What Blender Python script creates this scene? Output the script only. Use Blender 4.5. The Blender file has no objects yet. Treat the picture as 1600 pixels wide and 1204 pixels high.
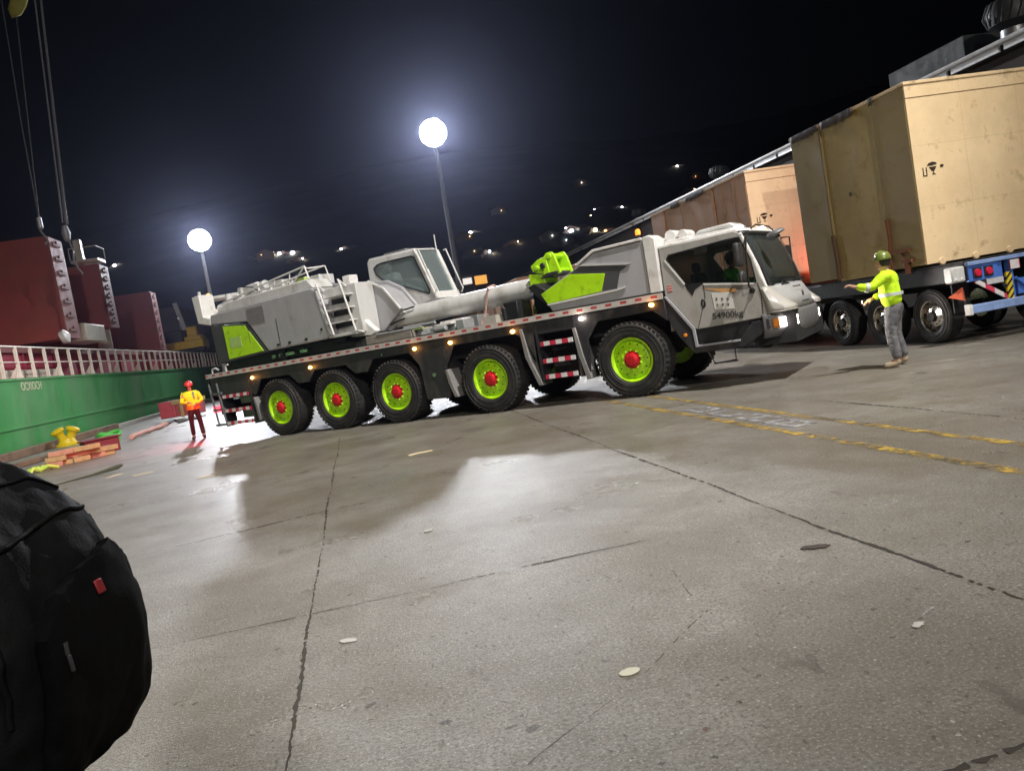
import bpy, bmesh, math, random
from mathutils import Vector, Matrix, Quaternion
from math import radians as R, sin, cos, pi
sc = bpy.context.scene
# ---------------------------------------------------------------- camera, sky, lights, exposure
cam = bpy.data.cameras.new('camera'); camo = bpy.data.objects.new('camera', cam); sc.collection.objects.link(camo)
cam.sensor_width = 36; cam.sensor_fit = 'HORIZONTAL'; cam.lens = 1250 / 1600 * 36
cam.clip_start = 0.05; cam.clip_end = 3000
yaw, pitch, roll = R(10.6), R(-3.86), R(-9.75)
f = Vector((sin(yaw)*cos(pitch), cos(yaw)*cos(pitch), sin(pitch)))
r0 = Vector((cos(yaw), -sin(yaw), 0)); u0 = r0.cross(f)
rr = cos(roll)*r0 + sin(roll)*u0; uu = -sin(roll)*r0 + cos(roll)*u0
camo.matrix_world = Matrix(((rr.x, uu.x, -f.x, 0), (rr.y, uu.y, -f.y, 0), (rr.z, uu.z, -f.z, 1.6), (0, 0, 0, 1)))
sc.camera = camo
w = bpy.data.worlds.new('World'); sc.world = w; w.use_nodes = True
wn = w.node_tree.nodes; wl = w.node_tree.links
sky = wn.new('ShaderNodeTexSky'); sky.sky_type = 'NISHITA'; sky.sun_disc = False
sky.sun_elevation = R(12); sky.sun_rotation = R(150)
hs = wn.new('ShaderNodeMix'); hs.data_type = 'RGBA'; hs.blend_type = 'MULTIPLY'; hs.inputs[0].default_value = 1
hs.inputs[7].default_value = (1, .72, .72, 1)
wl.new(sky.outputs[0], hs.inputs[6]); wl.new(hs.outputs[2], wn['Background'].inputs[0])
wn['Background'].inputs[1].default_value = .0003
def floodlight(name, loc, aim, energy, col, size=R(80), soft=.5, blend=.9):
    l = bpy.data.lights.new(name, 'SPOT'); l.energy = energy; l.color = col; l.spot_size = size; l.spot_blend = blend; l.shadow_soft_size = soft
    o = bpy.data.objects.new(name, l); sc.collection.objects.link(o); o.location = loc
    o.rotation_euler = (Vector(aim)-Vector(loc)).to_track_quat('-Z', 'Y').to_euler(); return o
MASTS = [  # mast foot (x, y), head height: two in the picture, two behind the camera whose shadows the photograph shows
    (8.58, 60, 16.9), (-11.55, 76, 14.2), (14.5, -5.0, 33.0), (1.0, -33, 23.0)]
floodlight('mast_light', (8.58, 59.0, 16.9), (1, 8, 0), 28000, (.90, .93, 1), R(120), .45)
floodlight('mast_light', (-11.4, 75.0, 14.2), (-3, 12, 0), 15000, (.90, .93, 1), R(120), .45)
floodlight('mast_light', (14.5, -4.0, 33), (-5, 19, 0), 82000, (1, .95, .89), R(52), .35, .55)
floodlight('mast_light', (1.0, -32, 23), (5.5, 25, 4), 30000, (1, .93, .83), R(50), .35, .7)
sc.view_settings.view_transform = 'Standard'; sc.view_settings.look = 'None'
sc.view_settings.gamma = 1; sc.view_settings.exposure = .15
sc.cycles.use_denoising = True; sc.cycles.max_bounces = 6; sc.cycles.transparent_max_bounces = 12
sc.cycles.sample_clamp_indirect = 6
random.seed(7)
C = sc.collection
# ---------------------------------------------------------------- helpers
def link(o, parent=None):
    C.objects.link(o)
    if parent: o.parent = parent
    return o
def tag(o, label=None, cat=None, group=None, kind=None):
    if label: o['label'] = label
    if cat: o['category'] = cat
    if group: o['group'] = group
    if kind: o['kind'] = kind
    return o
def empty(name, loc=(0, 0, 0), rz=0, label=None, cat=None, group=None, parent=None):
    o = bpy.data.objects.new(name, None); o.empty_display_size = .2
    o.location = loc; o.rotation_euler = (0, 0, rz); link(o, parent)
    return tag(o, label, cat, group)
def kids(o): return [c for c in list(C.objects) if c.parent == o]
def copy_tree(o, parent=None):
    c = o.copy(); C.objects.link(c)
    if parent: c.parent = parent
    for ch in kids(o): copy_tree(ch, c)
    return c
SPLIT = {'locker', 'step_frame', 'cover_pillar', 'panel_gap', 'locker_latch', 'tail_winch'}
class MB:
    def __init__(s): s.bm = bmesh.new(); s.M = Matrix.Identity(4)
    def v(s, p): return s.bm.verts.new(s.M @ Vector(p))
    def face(s, pts): return s.bm.faces.new([s.v(p) for p in pts])
    def box(s, a, b, rot=None, c=None):
        """axis box from corner a to corner b; optional rotation matrix about its centre"""
        a = Vector(a); b = Vector(b); m = (a+b)/2; h = (b-a)/2
        P = []
        for i in range(8):
            q = Vector((h.x*(1 if i & 1 else -1), h.y*(1 if i & 2 else -1), h.z*(1 if i & 4 else -1)))
            if rot is not None: q = rot @ q
            P.append(s.v(m+q))
        for fc in ((0, 2, 3, 1), (4, 5, 7, 6), (0, 1, 5, 4), (2, 6, 7, 3), (0, 4, 6, 2), (1, 3, 7, 5)):
            s.bm.faces.new([P[k] for k in fc])
        return s
    def prism(s, poly, v0, v1, ax='y'):
        """outline (two coordinates) extruded along ax"""
        def mk(p, t):
            return {'y': (p[0], t, p[1]), 'x': (t, p[0], p[1]), 'z': (p[0], p[1], t)}[ax]
        A = [s.v(mk(p, v0)) for p in poly]; B = [s.v(mk(p, v1)) for p in poly]
        s.bm.faces.new(A); s.bm.faces.new(B[::-1]); n = len(poly)
        for i in range(n): s.bm.faces.new([A[i], B[i], B[(i+1) % n], A[(i+1) % n]])
        return s
    def holed(s, outer, holes, v0, v1, ax='y'):
        """a plate with openings: outline and hole outlines, thickness v0..v1"""
        def mk(p, t):
            return {'y': (p[0], t, p[1]), 'x': (t, p[0], p[1]), 'z': (p[0], p[1], t)}[ax]
        b = bmesh.new(); es = []
        for loop in [outer]+list(holes):
            vs = [b.verts.new(mk(p, v0)) for p in loop]
            for i in range(len(vs)): es.append(b.edges.new((vs[i], vs[(i+1) % len(vs)])))
        bmesh.ops.triangle_fill(b, use_beauty=True, use_dissolve=False, edges=es)
        b.verts.index_update()
        A = [s.v(q.co) for q in b.verts]
        d = Vector(mk((0, 0), v1)) - Vector(mk((0, 0), v0))
        B = [s.v(q.co + d) for q in b.verts]
        for fc in b.faces:
            ix = [q.index for q in fc.verts]
            s.bm.faces.new([A[k] for k in ix]); s.bm.faces.new([B[k] for k in ix[::-1]])
        for e in b.edges:
            if len(e.link_faces) == 1:
                i, j = e.verts[0].index, e.verts[1].index
                s.bm.faces.new([A[i], A[j], B[j], B[i]])
        b.free(); return s
    def cyl(s, p0, p1, r0, r1=None, n=16, caps=True):
        r1 = r0 if r1 is None else r1
        p0 = Vector(p0); p1 = Vector(p1); d = (p1-p0).normalized()
        a = d.orthogonal().normalized(); b = d.cross(a)
        A = [s.v(p0+(a*cos(t)+b*sin(t))*r0) for t in [2*pi*i/n for i in range(n)]]
        B = [s.v(p1+(a*cos(t)+b*sin(t))*r1) for t in [2*pi*i/n for i in range(n)]]
        for i in range(n): s.bm.faces.new([A[i], A[(i+1) % n], B[(i+1) % n], B[i]])
        if caps: s.bm.faces.new(A[::-1]); s.bm.faces.new(B)
        return s
    def tube(s, pts, r, n=8, closed=False):
        pts = [Vector(p) for p in pts]; rings = []; m = len(pts); a = None
        for i, p in enumerate(pts):
            q0 = pts[i-1] if (i > 0 or closed) else p; q1 = pts[(i+1) % m] if (i < m-1 or closed) else p
            d = (q1-q0).normalized()
            if a is None: a = d.orthogonal().normalized()
            a = (a-d*a.dot(d)).normalized(); b = d.cross(a)
            ri = r[i] if isinstance(r, (list, tuple)) else r
            rings.append([s.v(p+(a*cos(t)+b*sin(t))*ri) for t in [2*pi*k/n for k in range(n)]])
        for i in range(m if closed else m-1):
            A = rings[i]; B = rings[(i+1) % m]
            for k in range(n): s.bm.faces.new([A[k], A[(k+1) % n], B[(k+1) % n], B[k]])
        if not closed: s.bm.faces.new(rings[0][::-1]); s.bm.faces.new(rings[-1])
        return s
    def lathe(s, prof, o=(0, 0, 0), d=(0, 0, 1), n=24, sx=1, sy=1):
        """profile of (radius, height) turned about the axis d through o"""
        o = Vector(o); d = Vector(d).normalized(); q = d.to_track_quat('Z', 'Y'); rings = []
        for r_, h in prof:
            if r_ < 1e-5: rings.append([s.v(o+d*h)])
            else: rings.append([s.v(o+d*h+q @ Vector((cos(t)*r_*sx, sin(t)*r_*sy, 0))) for t in [2*pi*k/n for k in range(n)]])
        for A, B in zip(rings, rings[1:]):
            for k in range(n):
                a0, a1 = A[k % len(A)], A[(k+1) % len(A)]; b0, b1 = B[k % len(B)], B[(k+1) % len(B)]
                vs = []
                for x in (a0, a1, b1, b0):
                    if x not in vs: vs.append(x)
                if len(vs) > 2: s.bm.faces.new(vs)
        return s
    def build(s, name, mat, parent=None, bevel=0, angle=35, smooth=True, seg=2, one=False):
        if name in SPLIT and not one:       # pieces that lie apart become parts of their own
            left = set(s.bm.verts); isl = []
            while left:
                st = [left.pop()]; g_ = set(st)
                while st:
                    for e in st.pop().link_edges:
                        for q in e.verts:
                            if q not in g_: g_.add(q); st.append(q)
                left -= g_; isl.append(g_)
            if len(isl) > 1:
                s.bm.verts.index_update(); ids = [{v.index for v in g_} for g_ in isl]; res = []
                for keep in ids:
                    c = MB(); c.bm.free(); c.bm = s.bm.copy(); c.bm.verts.ensure_lookup_table()
                    bmesh.ops.delete(c.bm, geom=[v for v in c.bm.verts if v.index not in keep], context='VERTS'); res.append(c.build(name, mat, parent, bevel, angle, smooth, seg, True))
                return res[0]
        bmesh.ops.recalc_face_normals(s.bm, faces=s.bm.faces)
        me = bpy.data.meshes.new(name); s.bm.to_mesh(me); s.bm.free()
        if smooth:
            me.polygons.foreach_set('use_smooth', [True]*len(me.polygons)); me.set_sharp_from_angle(angle=R(angle))
        me.materials.append(mat); o = bpy.data.objects.new(name, me); link(o, parent)
        if bevel:
            b = o.modifiers.new('bevel', 'BEVEL'); b.width = bevel; b.segments = seg; b.limit_method = 'ANGLE'; b.angle_limit = R(40)
            b.harden_normals = False
        return o
def freeze(o):
    """turn an object with modifiers into a plain mesh"""
    dg = bpy.context.evaluated_depsgraph_get(); me = bpy.data.meshes.new_from_object(o.evaluated_get(dg))
    o.modifiers.clear(); o.data = me; return o
def text(name, s, size, mat, parent, M, ext=.002, align='CENTER', sx=1):
    cu = bpy.data.curves.new(name, 'FONT'); cu.body = s; cu.size = size; cu.extrude = ext; cu.align_x = align; cu.align_y = 'CENTER'; cu.offset = .004*size/.1*.3
    o = bpy.data.objects.new(name, cu); C.objects.link(o)
    dg = bpy.context.evaluated_depsgraph_get(); dg.update(); me = bpy.data.meshes.new_from_object(o.evaluated_get(dg))
    C.objects.unlink(o); bpy.data.objects.remove(o)
    me.transform(M @ Matrix.Diagonal((sx, 1, 1, 1))); me.materials.clear(); me.materials.append(mat)
    t = bpy.data.objects.new(name, me); link(t, parent); return t
# ---------------------------------------------------------------- materials
def mat(name, col, rough=.5, metal=0, var=.0, vscale=6, bump=0, bscale=40, col2=None, c2=.5, c2scale=2, spec=.5, coat=0, sharp=.12, detail=5, streak=None):
    m = bpy.data.materials.new(name); m.use_nodes = True; nt = m.node_tree; N = nt.nodes; L = nt.links
    b = N['Principled BSDF']; b.inputs['Metallic'].default_value = metal; b.inputs['Roughness'].default_value = rough
    b.inputs['Specular IOR Level'].default_value = spec; b.inputs['Coat Weight'].default_value = coat; b.inputs['Coat Roughness'].default_value = .12
    b.inputs['Base Color'].default_value = (*col, 1)
    tc = N.new('ShaderNodeTexCoord'); src = tc.outputs['Object']
    if streak:
        mp = N.new('ShaderNodeMapping'); mp.inputs['Scale'].default_value = streak; L.new(src, mp.inputs[0]); src = mp.outputs[0]
    cur = None
    if col2 is not None:
        n = N.new('ShaderNodeTexNoise'); n.inputs['Scale'].default_value = c2scale; n.inputs['Detail'].default_value = detail; n.inputs['Roughness'].default_value = .65
        L.new(src, n.inputs['Vector']); rp = N.new('ShaderNodeValToRGB')
        rp.color_ramp.elements[0].position = c2-sharp; rp.color_ramp.elements[1].position = c2+sharp
        rp.color_ramp.elements[0].color = (*col, 1); rp.color_ramp.elements[1].color = (*col2, 1)
        L.new(n.outputs['Fac'], rp.inputs[0]); cur = rp.outputs[0]
    if var:
        n = N.new('ShaderNodeTexNoise'); n.inputs['Scale'].default_value = vscale; n.inputs['Detail'].default_value = 6; n.inputs['Roughness'].default_value = .7
        L.new(src, n.inputs['Vector'])
        mr = N.new('ShaderNodeMapRange'); mr.inputs[1].default_value = .25; mr.inputs[2].default_value = .75; mr.inputs[3].default_value = 1-var; mr.inputs[4].default_value = 1+var
        L.new(n.outputs['Fac'], mr.inputs[0])
        mx = N.new('ShaderNodeVectorMath'); mx.operation = 'SCALE'
        if cur: L.new(cur, mx.inputs[0])
        else: mx.inputs[0].default_value = col
        L.new(mr.outputs[0], mx.inputs['Scale']); cur = mx.outputs[0]
        r2 = N.new('ShaderNodeMapRange'); r2.inputs[1].default_value = .3; r2.inputs[2].default_value = .7; r2.inputs[3].default_value = max(.02, rough-.12); r2.inputs[4].default_value = min(1, rough+.15)
        L.new(n.outputs['Fac'], r2.inputs[0]); L.new(r2.outputs[0], b.inputs['Roughness'])
    if cur: L.new(cur, b.inputs['Base Color'])
    if bump:
        n = N.new('ShaderNodeTexNoise'); n.inputs['Scale'].default_value = bscale; n.inputs['Detail'].default_value = 4; L.new(src, n.inputs['Vector'])
        bp = N.new('ShaderNodeBump'); bp.inputs['Strength'].default_value = bump; bp.inputs['Distance'].default_value = .02
        L.new(n.outputs['Fac'], bp.inputs['Height']); L.new(bp.outputs[0], b.inputs['Normal'])
    return m
def emis(name, col, s):
    m = bpy.data.materials.new(name); m.use_nodes = True; b = m.node_tree.nodes['Principled BSDF']
    b.inputs['Base Color'].default_value = (*[min(1, c) for c in col], 1)
    b.inputs['Emission Color'].default_value = (*col, 1); b.inputs['Emission Strength'].default_value = s; return m
def glass(name, tint=(.75, .9, .88), alpha=.35):
    m = bpy.data.materials.new(name); m.use_nodes = True; nt = m.node_tree; N = nt.nodes; L = nt.links
    N.remove(N['Principled BSDF']); g = N.new('ShaderNodeBsdfGlossy'); g.inputs['Roughness'].default_value = .04
    t = N.new('ShaderNodeBsdfTransparent'); t.inputs[0].default_value = (*tint, 1); d = N.new('ShaderNodeBsdfDiffuse'); d.inputs[0].default_value = (.35, .42, .42, 1)
    fr = N.new('ShaderNodeFresnel'); fr.inputs[0].default_value = 1.55
    m1 = N.new('ShaderNodeMixShader'); m1.inputs[0].default_value = alpha; L.new(t.outputs[0], m1.inputs[1]); L.new(d.outputs[0], m1.inputs[2])
    m2 = N.new('ShaderNodeMixShader'); L.new(fr.outputs[0], m2.inputs[0]); L.new(m1.outputs[0], m2.inputs[1]); L.new(g.outputs[0], m2.inputs[2])
    L.new(m2.outputs[0], N['Material Output'].inputs[0]); return m
GREY = mat('grey_paint', (.36, .36, .375), .38, 0, .10, 3, coat=.2, col2=(.25, .235, .22), c2=.64, c2scale=2.2, streak=(1, 1, .35))
LGREY = mat('light_grey_paint', (.56, .56, .55), .35, 0, .10, 4, coat=.2, col2=(.36, .33, .29), c2=.63, c2scale=3, streak=(1, 1, .4))
WHITE = mat('white_paint', (.70, .69, .67), .4, 0, .10, 5, col2=(.42, .38, .33), c2=.65, c2scale=4)
LIME = mat('lime_paint', (.42, .76, .008), .38, 0, .10, 4, coat=.2, col2=(.20, .36, .015), c2=.66, c2scale=6)
DARK = mat('charcoal_paint', (.026, .026, .030), .45, 0, .3, 5, col2=(.07, .06, .05), c2=.62, c2scale=2.5, streak=(1, 1, .5))
BLACK = mat('black_paint', (.012, .012, .013), .5, 0, .2, 6)
UNDER = mat('under_frame_black', (.01, .01, .011), .7, 0, .3, 6)
RUB = mat('tyre_rubber', (.016, .016, .017), .65, 0, .35, 8, bump=.25, bscale=60, col2=(.055, .050, .043), c2=.62, c2scale=3.5, sharp=.2)
TBAND = mat('cab_beige_grey', (.36, .35, .33), .33, 0, .08, 4, coat=.3, col2=(.27, .24, .20), c2=.62, c2scale=1.8, streak=(1, 1, .45))
RED = mat('red_paint', (.55, .012, .02), .4, 0, .1, 10)
CHROME = mat('steel_bright', (.6, .6, .6), .25, 1, .1, 8)
ALU = mat('polished_alloy', (.72, .68, .62), .22, 1, .1, 8)
STEEL = mat('steel_dull', (.32, .32, .33), .45, .7, .2, 8)
GLS = glass('cab_glass'); GLS2 = glass('windscreen_glass', (.82, .88, .85), .10); GLS3 = glass('door_glass', (.88, .9, .9), .015)
AMB = emis('amber_lamp_glow', (1, .42, .08), 18); WLAMP = emis('white_lamp_glow', (1, .85, .7), 22)
HEAD = emis('headlight_glow', (1, .9, .88), 30); BEAC = emis('beacon_glow', (.85, .88, 1), 14)
FLOOD = emis('floodlight_glow', (.92, .95, 1), 60); TAIL = emis('tail_lamp_glow', (1, .03, .05), 6)
ORANGE = mat('orange_lens', (.8, .25, .02), .3)
def stripe(name, a, b, per, duty, axis=0, off=0, rough=.45, skew=0, zr=None):
    m = bpy.data.materials.new(name); m.use_nodes = True; nt = m.node_tree; N = nt.nodes; L = nt.links
    tc = N.new('ShaderNodeTexCoord'); sp = N.new('ShaderNodeSeparateXYZ'); L.new(tc.outputs['Object'], sp.inputs[0])
    src = sp.outputs[axis]
    if skew:
        ad = N.new('ShaderNodeMath'); ad.operation = 'MULTIPLY_ADD'; L.new(sp.outputs[2], ad.inputs[0]); ad.inputs[1].default_value = skew; L.new(src, ad.inputs[2]); src = ad.outputs[0]
    d = N.new('ShaderNodeMath'); d.operation = 'MULTIPLY_ADD'; d.inputs[1].default_value = 1/per; d.inputs[2].default_value = off; L.new(src, d.inputs[0])
    fr = N.new('ShaderNodeMath'); fr.operation = 'FRACT'; L.new(d.outputs[0], fr.inputs[0])
    lt = N.new('ShaderNodeMath'); lt.operation = 'LESS_THAN'; lt.inputs[1].default_value = duty; L.new(fr.outputs[0], lt.inputs[0])
    if zr:
        for op, val in (('GREATER_THAN', zr[0]), ('LESS_THAN', zr[1])):
            c = N.new('ShaderNodeMath'); c.operation = op; c.inputs[1].default_value = val; L.new(sp.outputs[2], c.inputs[0])
            mu = N.new('ShaderNodeMath'); mu.operation = 'MULTIPLY'; L.new(c.outputs[0], mu.inputs[0]); L.new(lt.outputs[0], mu.inputs[1]); lt = mu
    mx = N.new('ShaderNodeMix'); mx.data_type = 'RGBA'; mx.inputs[6].default_value = (*a, 1); mx.inputs[7].default_value = (*b, 1); L.new(lt.outputs[0], mx.inputs[0])
    ns = N.new('ShaderNodeTexNoise'); ns.inputs['Scale'].default_value = 9; ns.inputs['Detail'].default_value = 5; L.new(tc.outputs['Object'], ns.inputs['Vector'])
    mr = N.new('ShaderNodeMapRange'); mr.inputs[3].default_value = .75; mr.inputs[4].default_value = 1.15; L.new(ns.outputs[0], mr.inputs[0])
    sc_ = N.new('ShaderNodeVectorMath'); sc_.operation = 'SCALE'; L.new(mx.outputs[2], sc_.inputs[0]); L.new(mr.outputs[0], sc_.inputs['Scale'])
    L.new(sc_.outputs[0], N['Principled BSDF'].inputs['Base Color']); N['Principled BSDF'].inputs['Roughness'].default_value = rough
    return m
DECKTAPE = stripe('deck_edge_tape', (.52, .49, .46), (.45, .06, .06), .30, .42, 0, .1, zr=(1.738, 1.785))
STEPTAPE = stripe('step_tape', (.72, .70, .70), (.55, .03, .07), .27, .5, 0, .0)

# ================================================================ SETTING
def ground_material():
    m = bpy.data.materials.new('quay_concrete'); m.use_nodes = True; nt = m.node_tree; N = nt.nodes; L = nt.links; b = N['Principled BSDF']
    tc = N.new('ShaderNodeTexCoord'); P = tc.outputs['Object']
    def noise(sc_, det=5, ro=.6, off=None, stretch=None):
        n = N.new('ShaderNodeTexNoise'); n.inputs['Scale'].default_value = sc_; n.inputs['Detail'].default_value = det; n.inputs['Roughness'].default_value = ro
        mp = N.new('ShaderNodeMapping'); mp.inputs['Location'].default_value = off or (0, 0, 0); mp.inputs['Scale'].default_value = stretch or (1, 1, 1)
        L.new(P, mp.inputs[0]); L.new(mp.outputs[0], n.inputs['Vector']); return n.outputs['Fac']
    def ramp(f_, stops):
        r_ = N.new('ShaderNodeValToRGB'); e = r_.color_ramp.elements
        e[0].position, e[0].color = stops[0][0], (*stops[0][1], 1); e[1].position, e[1].color = stops[-1][0], (*stops[-1][1], 1)
        for p_, c_ in stops[1:-1]:
            k = e.new(p_); k.color = (*c_, 1)
        L.new(f_, r_.inputs[0]); return r_.outputs[0]
    def mix(fac, a, b_, mode='MIX'):
        x = N.new('ShaderNodeMix'); x.data_type = 'RGBA'; x.blend_type = mode
        if isinstance(fac, float): x.inputs[0].default_value = fac
        else: L.new(fac, x.inputs[0])
        for s_, i in ((a, 6), (b_, 7)):
            if isinstance(s_, tuple): x.inputs[i].default_value = (*s_, 1)
            else: L.new(s_, x.inputs[i])
        return x.outputs[2]
    def g(x): return (x, x, x)
    base = ramp(noise(.55, 6, .6), [(.34, (.16, .142, .113)), (.5, (.235, .219, .19)), (.66, (.305, .292, .262))])
    base = mix(ramp(noise(1.3, 7, .72, (7, 3, 0)), [(.46, g(0)), (.62, g(.7))]), base, (.15, .125, .09))      # brown dirt
    base = mix(ramp(noise(.9, 5, .6, (31, 11, 0), (1, .5, 1)), [(.55, g(0)), (.72, g(.5))]), base, (.37, .352, .325))  # scrubbed pale areas
    base = mix(ramp(noise(6, 8, .8, (3, 9, 0)), [(.34, g(.6)), (.52, g(0))]), base, (.13, .11, .085))
    base = mix(ramp(noise(48, 5, .8), [(.41, g(.95)), (.52, g(0))]), base, (.095, .085, .07))
    base = mix(ramp(noise(19, 6, .8, (9, 2, 0), (1, .6, 1)), [(.40, g(.5)), (.5, g(0))]), base, (.14, .13, .105))                     # aggregate
    base = mix(ramp(noise(70, 3, .6, (5, 5, 0)), [(.56, g(0)), (.67, g(.68))]), base, (.48, .465, .43))
    base = mix(ramp(noise(33, 2, .5, (61, 5, 0), (1, .45, 1)), [(.68, g(0)), (.70, g(.8))]), base, (.05, .045, .036))
    base = mix(ramp(noise(13, 3, .55, (1, 40, 0)), [(.68, g(0)), (.71, g(.85))]), base, (.04, .034, .028))         # dark spots
    base = mix(ramp(noise(26, 1, .5, (81, 40, 0)), [(.755, g(0)), (.775, g(.6))]), base, (.60, .58, .54))         # pale chips
    base = mix(ramp(noise(4, 4, .6, (11, 70, 0), (1, .35, 1)), [(.66, g(0)), (.70, g(.6))]), base, (.075, .06, .048))
    base = mix(ramp(noise(2.2, 9, .8, (11, 7, 0), (1, .45, 1)), [(.60, g(0)), (.70, g(.45))]), base, (.11, .10, .105))
    vo = N.new('ShaderNodeTexVoronoi'); vo.inputs['Scale'].default_value = .42; L.new(P, vo.inputs['Vector'])
    base = mix(ramp(vo.outputs['Distance'], [(.03, g(.55)), (.16, g(0))]), base, (.08, .07, .08))
    L.new(base, b.inputs['Base Color'])
    L.new(ramp(noise(.7, 5, .6, (50, 1, 0)), [(.35, g(.27)), (.65, g(.40))]), b.inputs['Roughness'])
    b.inputs['Specular IOR Level'].default_value = .5
    ad = N.new('ShaderNodeMath'); ad.operation = 'MULTIPLY_ADD'; L.new(noise(150, 3, .7), ad.inputs[0]); ad.inputs[1].default_value = .7; L.new(noise(48, 5, .7), ad.inputs[2])
    bp = N.new('ShaderNodeBump'); bp.inputs['Strength'].default_value = .85; bp.inputs['Distance'].default_value = .012
    L.new(ad.outputs[0], bp.inputs['Height']); L.new(bp.outputs[0], b.inputs['Normal'])
    return m
QE = -13.3
mb = MB(); mb.box((QE, -80, -4), (400, 215, 0)); g = mb.build('ground', ground_material(), smooth=False); tag(g, kind='structure')
mb = MB(); mb.box((-500, -80, -6), (QE-.004, 215, -2.6))
wm = mat('harbour_water_dark', (.004, .010, .010), .12, 0, 0, bump=.35, bscale=1.2); tag(mb.build('water', wm, smooth=False), kind='structure')
# concrete joints: dark, ragged, packed with dirt
JOINT = mat('joint_dirt', (.035, .028, .022), .85, 0, .35, 30)
mb = MB()
def joint(a, b, w_=.012, wob=.012, gap=0.0, seed=1):
    rnd = random.Random(seed); a = Vector((*a, 0)); b = Vector((*b, 0)); L_ = (b-a).length; d = (b-a)/L_; n = Vector((-d.y, d.x, 0))
    t = 0; pts = []; drift = 0; k = rnd.random()*9
    while t < L_:
        drift = wob*(sin(t*1.7+k)+.5*sin(t*5.3+k*2)) ; ww = w_*(.45+rnd.random()*.9)*(1+.5*sin(t*2.3+k))
        pts.append((a+d*t+n*(drift+rnd.uniform(-.3, .3)*w_), ww, rnd.random() < gap)); t += rnd.uniform(.02, .05)
    for (p, w1, g1), (q, w2, g2) in zip(pts, pts[1:]):
        if g1: continue
        mb.face([p-n*w1/2+Vector((0, 0, .004)), q-n*w2/2+Vector((0, 0, .004)), q+n*w2/2+Vector((0, 0, .004)), p+n*w1/2+Vector((0, 0, .004))])
joint((-.575, 1.5), (-.575, 6.2), .017, .008, .03, 1); joint((-.575, 6.2), (-.6, 9.2), .014, .008, .25, 2); joint((-.6, 9.2), (-.6, 17), .02, .01, .45, 3)
joint((2.73, 1.5), (2.77, 7.4), .017, .012, .12, 4); joint((2.77, 7.4), (2.9, 17), .022, .01, .3, 5)
joint((-3.2, 5.45), (-.575, 5.33), .011, .006, .03, 6); joint((-.575, 5.33), (.35, 5.3), .014, .006, .04, 16); joint((.35, 5.3), (1.0, 5.3), .010, .006, .5, 26); joint((1.0, 5.3), (1.75, 5.27), .02, .006, 0, 36)
joint((-3.4, 8.45), (-.6, 8.95), .018, .01, .2, 7); joint((-.6, 8.95), (1.1, 8.95), .014, .01, .55, 8)
joint((2.77, 6.26), (3.35, 6.15), .014, .012, .35, 9); joint((1.4, 2.18), (4, 2.18), .03, .01, .1, 10)
joint((5.86, 10.2), (5.88, 5.2), .02, .01, .3, 11); joint((1.65, 4.55), (1.58, 4.05), .007, .02, .2, 12); joint((.0, 2.55), (1.6, 3.9), .006, .03, .55, 13)
joint((-9, 12.2), (-1, 12.6), .02, .02, .35, 14); joint((2.9, 11.9), (5.2, 11.8), .02, .01, .4, 15)
j = mb.build('ground_joint', JOINT, smooth=False); tag(j, kind='structure')
# yellow lane lines and worn white lettering
def worn(name, col, thr=.5, sc_=5, dark=(.09, .075, .05)):
    m = bpy.data.materials.new(name); m.use_nodes = True; nt = m.node_tree; N = nt.nodes; L = nt.links; b = N['Principled BSDF']
    tc = N.new('ShaderNodeTexCoord'); n = N.new('ShaderNodeTexNoise'); n.inputs['Scale'].default_value = sc_; n.inputs['Detail'].default_value = 9; n.inputs['Roughness'].default_value = .75
    L.new(tc.outputs['Object'], n.inputs['Vector'])
    r_ = N.new('ShaderNodeValToRGB'); e = r_.color_ramp.elements; e[0].position = thr-.07; e[0].color = (*col, 1); e[1].position = thr+.09; e[1].color = (*dark, 1)
    k = e.new(thr+.02); k.color = (col[0]*.6, col[1]*.6, col[2]*.7+.02, 1)
    L.new(n.outputs[0], r_.inputs[0]); L.new(r_.outputs[0], b.inputs['Base Color']); b.inputs['Roughness'].default_value = .55
    n2 = N.new('ShaderNodeTexNoise'); n2.inputs['Scale'].default_value = sc_*2.3; n2.inputs['Detail'].default_value = 10; n2.inputs['Roughness'].default_value = .8; L.new(tc.outputs['Object'], n2.inputs['Vector'])
    mr = N.new('ShaderNodeMapRange'); mr.inputs[1].default_value = .55; mr.inputs[2].default_value = .47; L.new(n2.outputs[0], mr.inputs[0]); L.new(mr.outputs[0], b.inputs['Alpha'])
    return m
YEL = worn('worn_yellow_line', (.46, .31, .05), .50, 3.0); WTX = worn('worn_white_letters', (.46, .46, .45), .50, 5, (.2, .19, .17))
mb = MB()
for x0, y0, y1, w_ in ((4.43, 2.5, 14.6, .13), (5.08, 2.5, 15.0, .12)):
    y = y0; rnd = random.Random(int(x0*100))
    while y < y1:
        l_ = .11; wa = w_*(.42+.1*rnd.random()) ; wb = w_*(.42+.1*rnd.random())
        mb.face([(x0-wa, y, .0045), (x0+wb, y, .0045), (x0+wb, y+l_, .0045), (x0-wa, y+l_, .0045)]); y += l_
tag(mb.build('lane_line', YEL, smooth=False), kind='structure')
mb = MB()   # four worn, no longer readable painted letters between the lines
rnd = random.Random(4)
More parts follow.
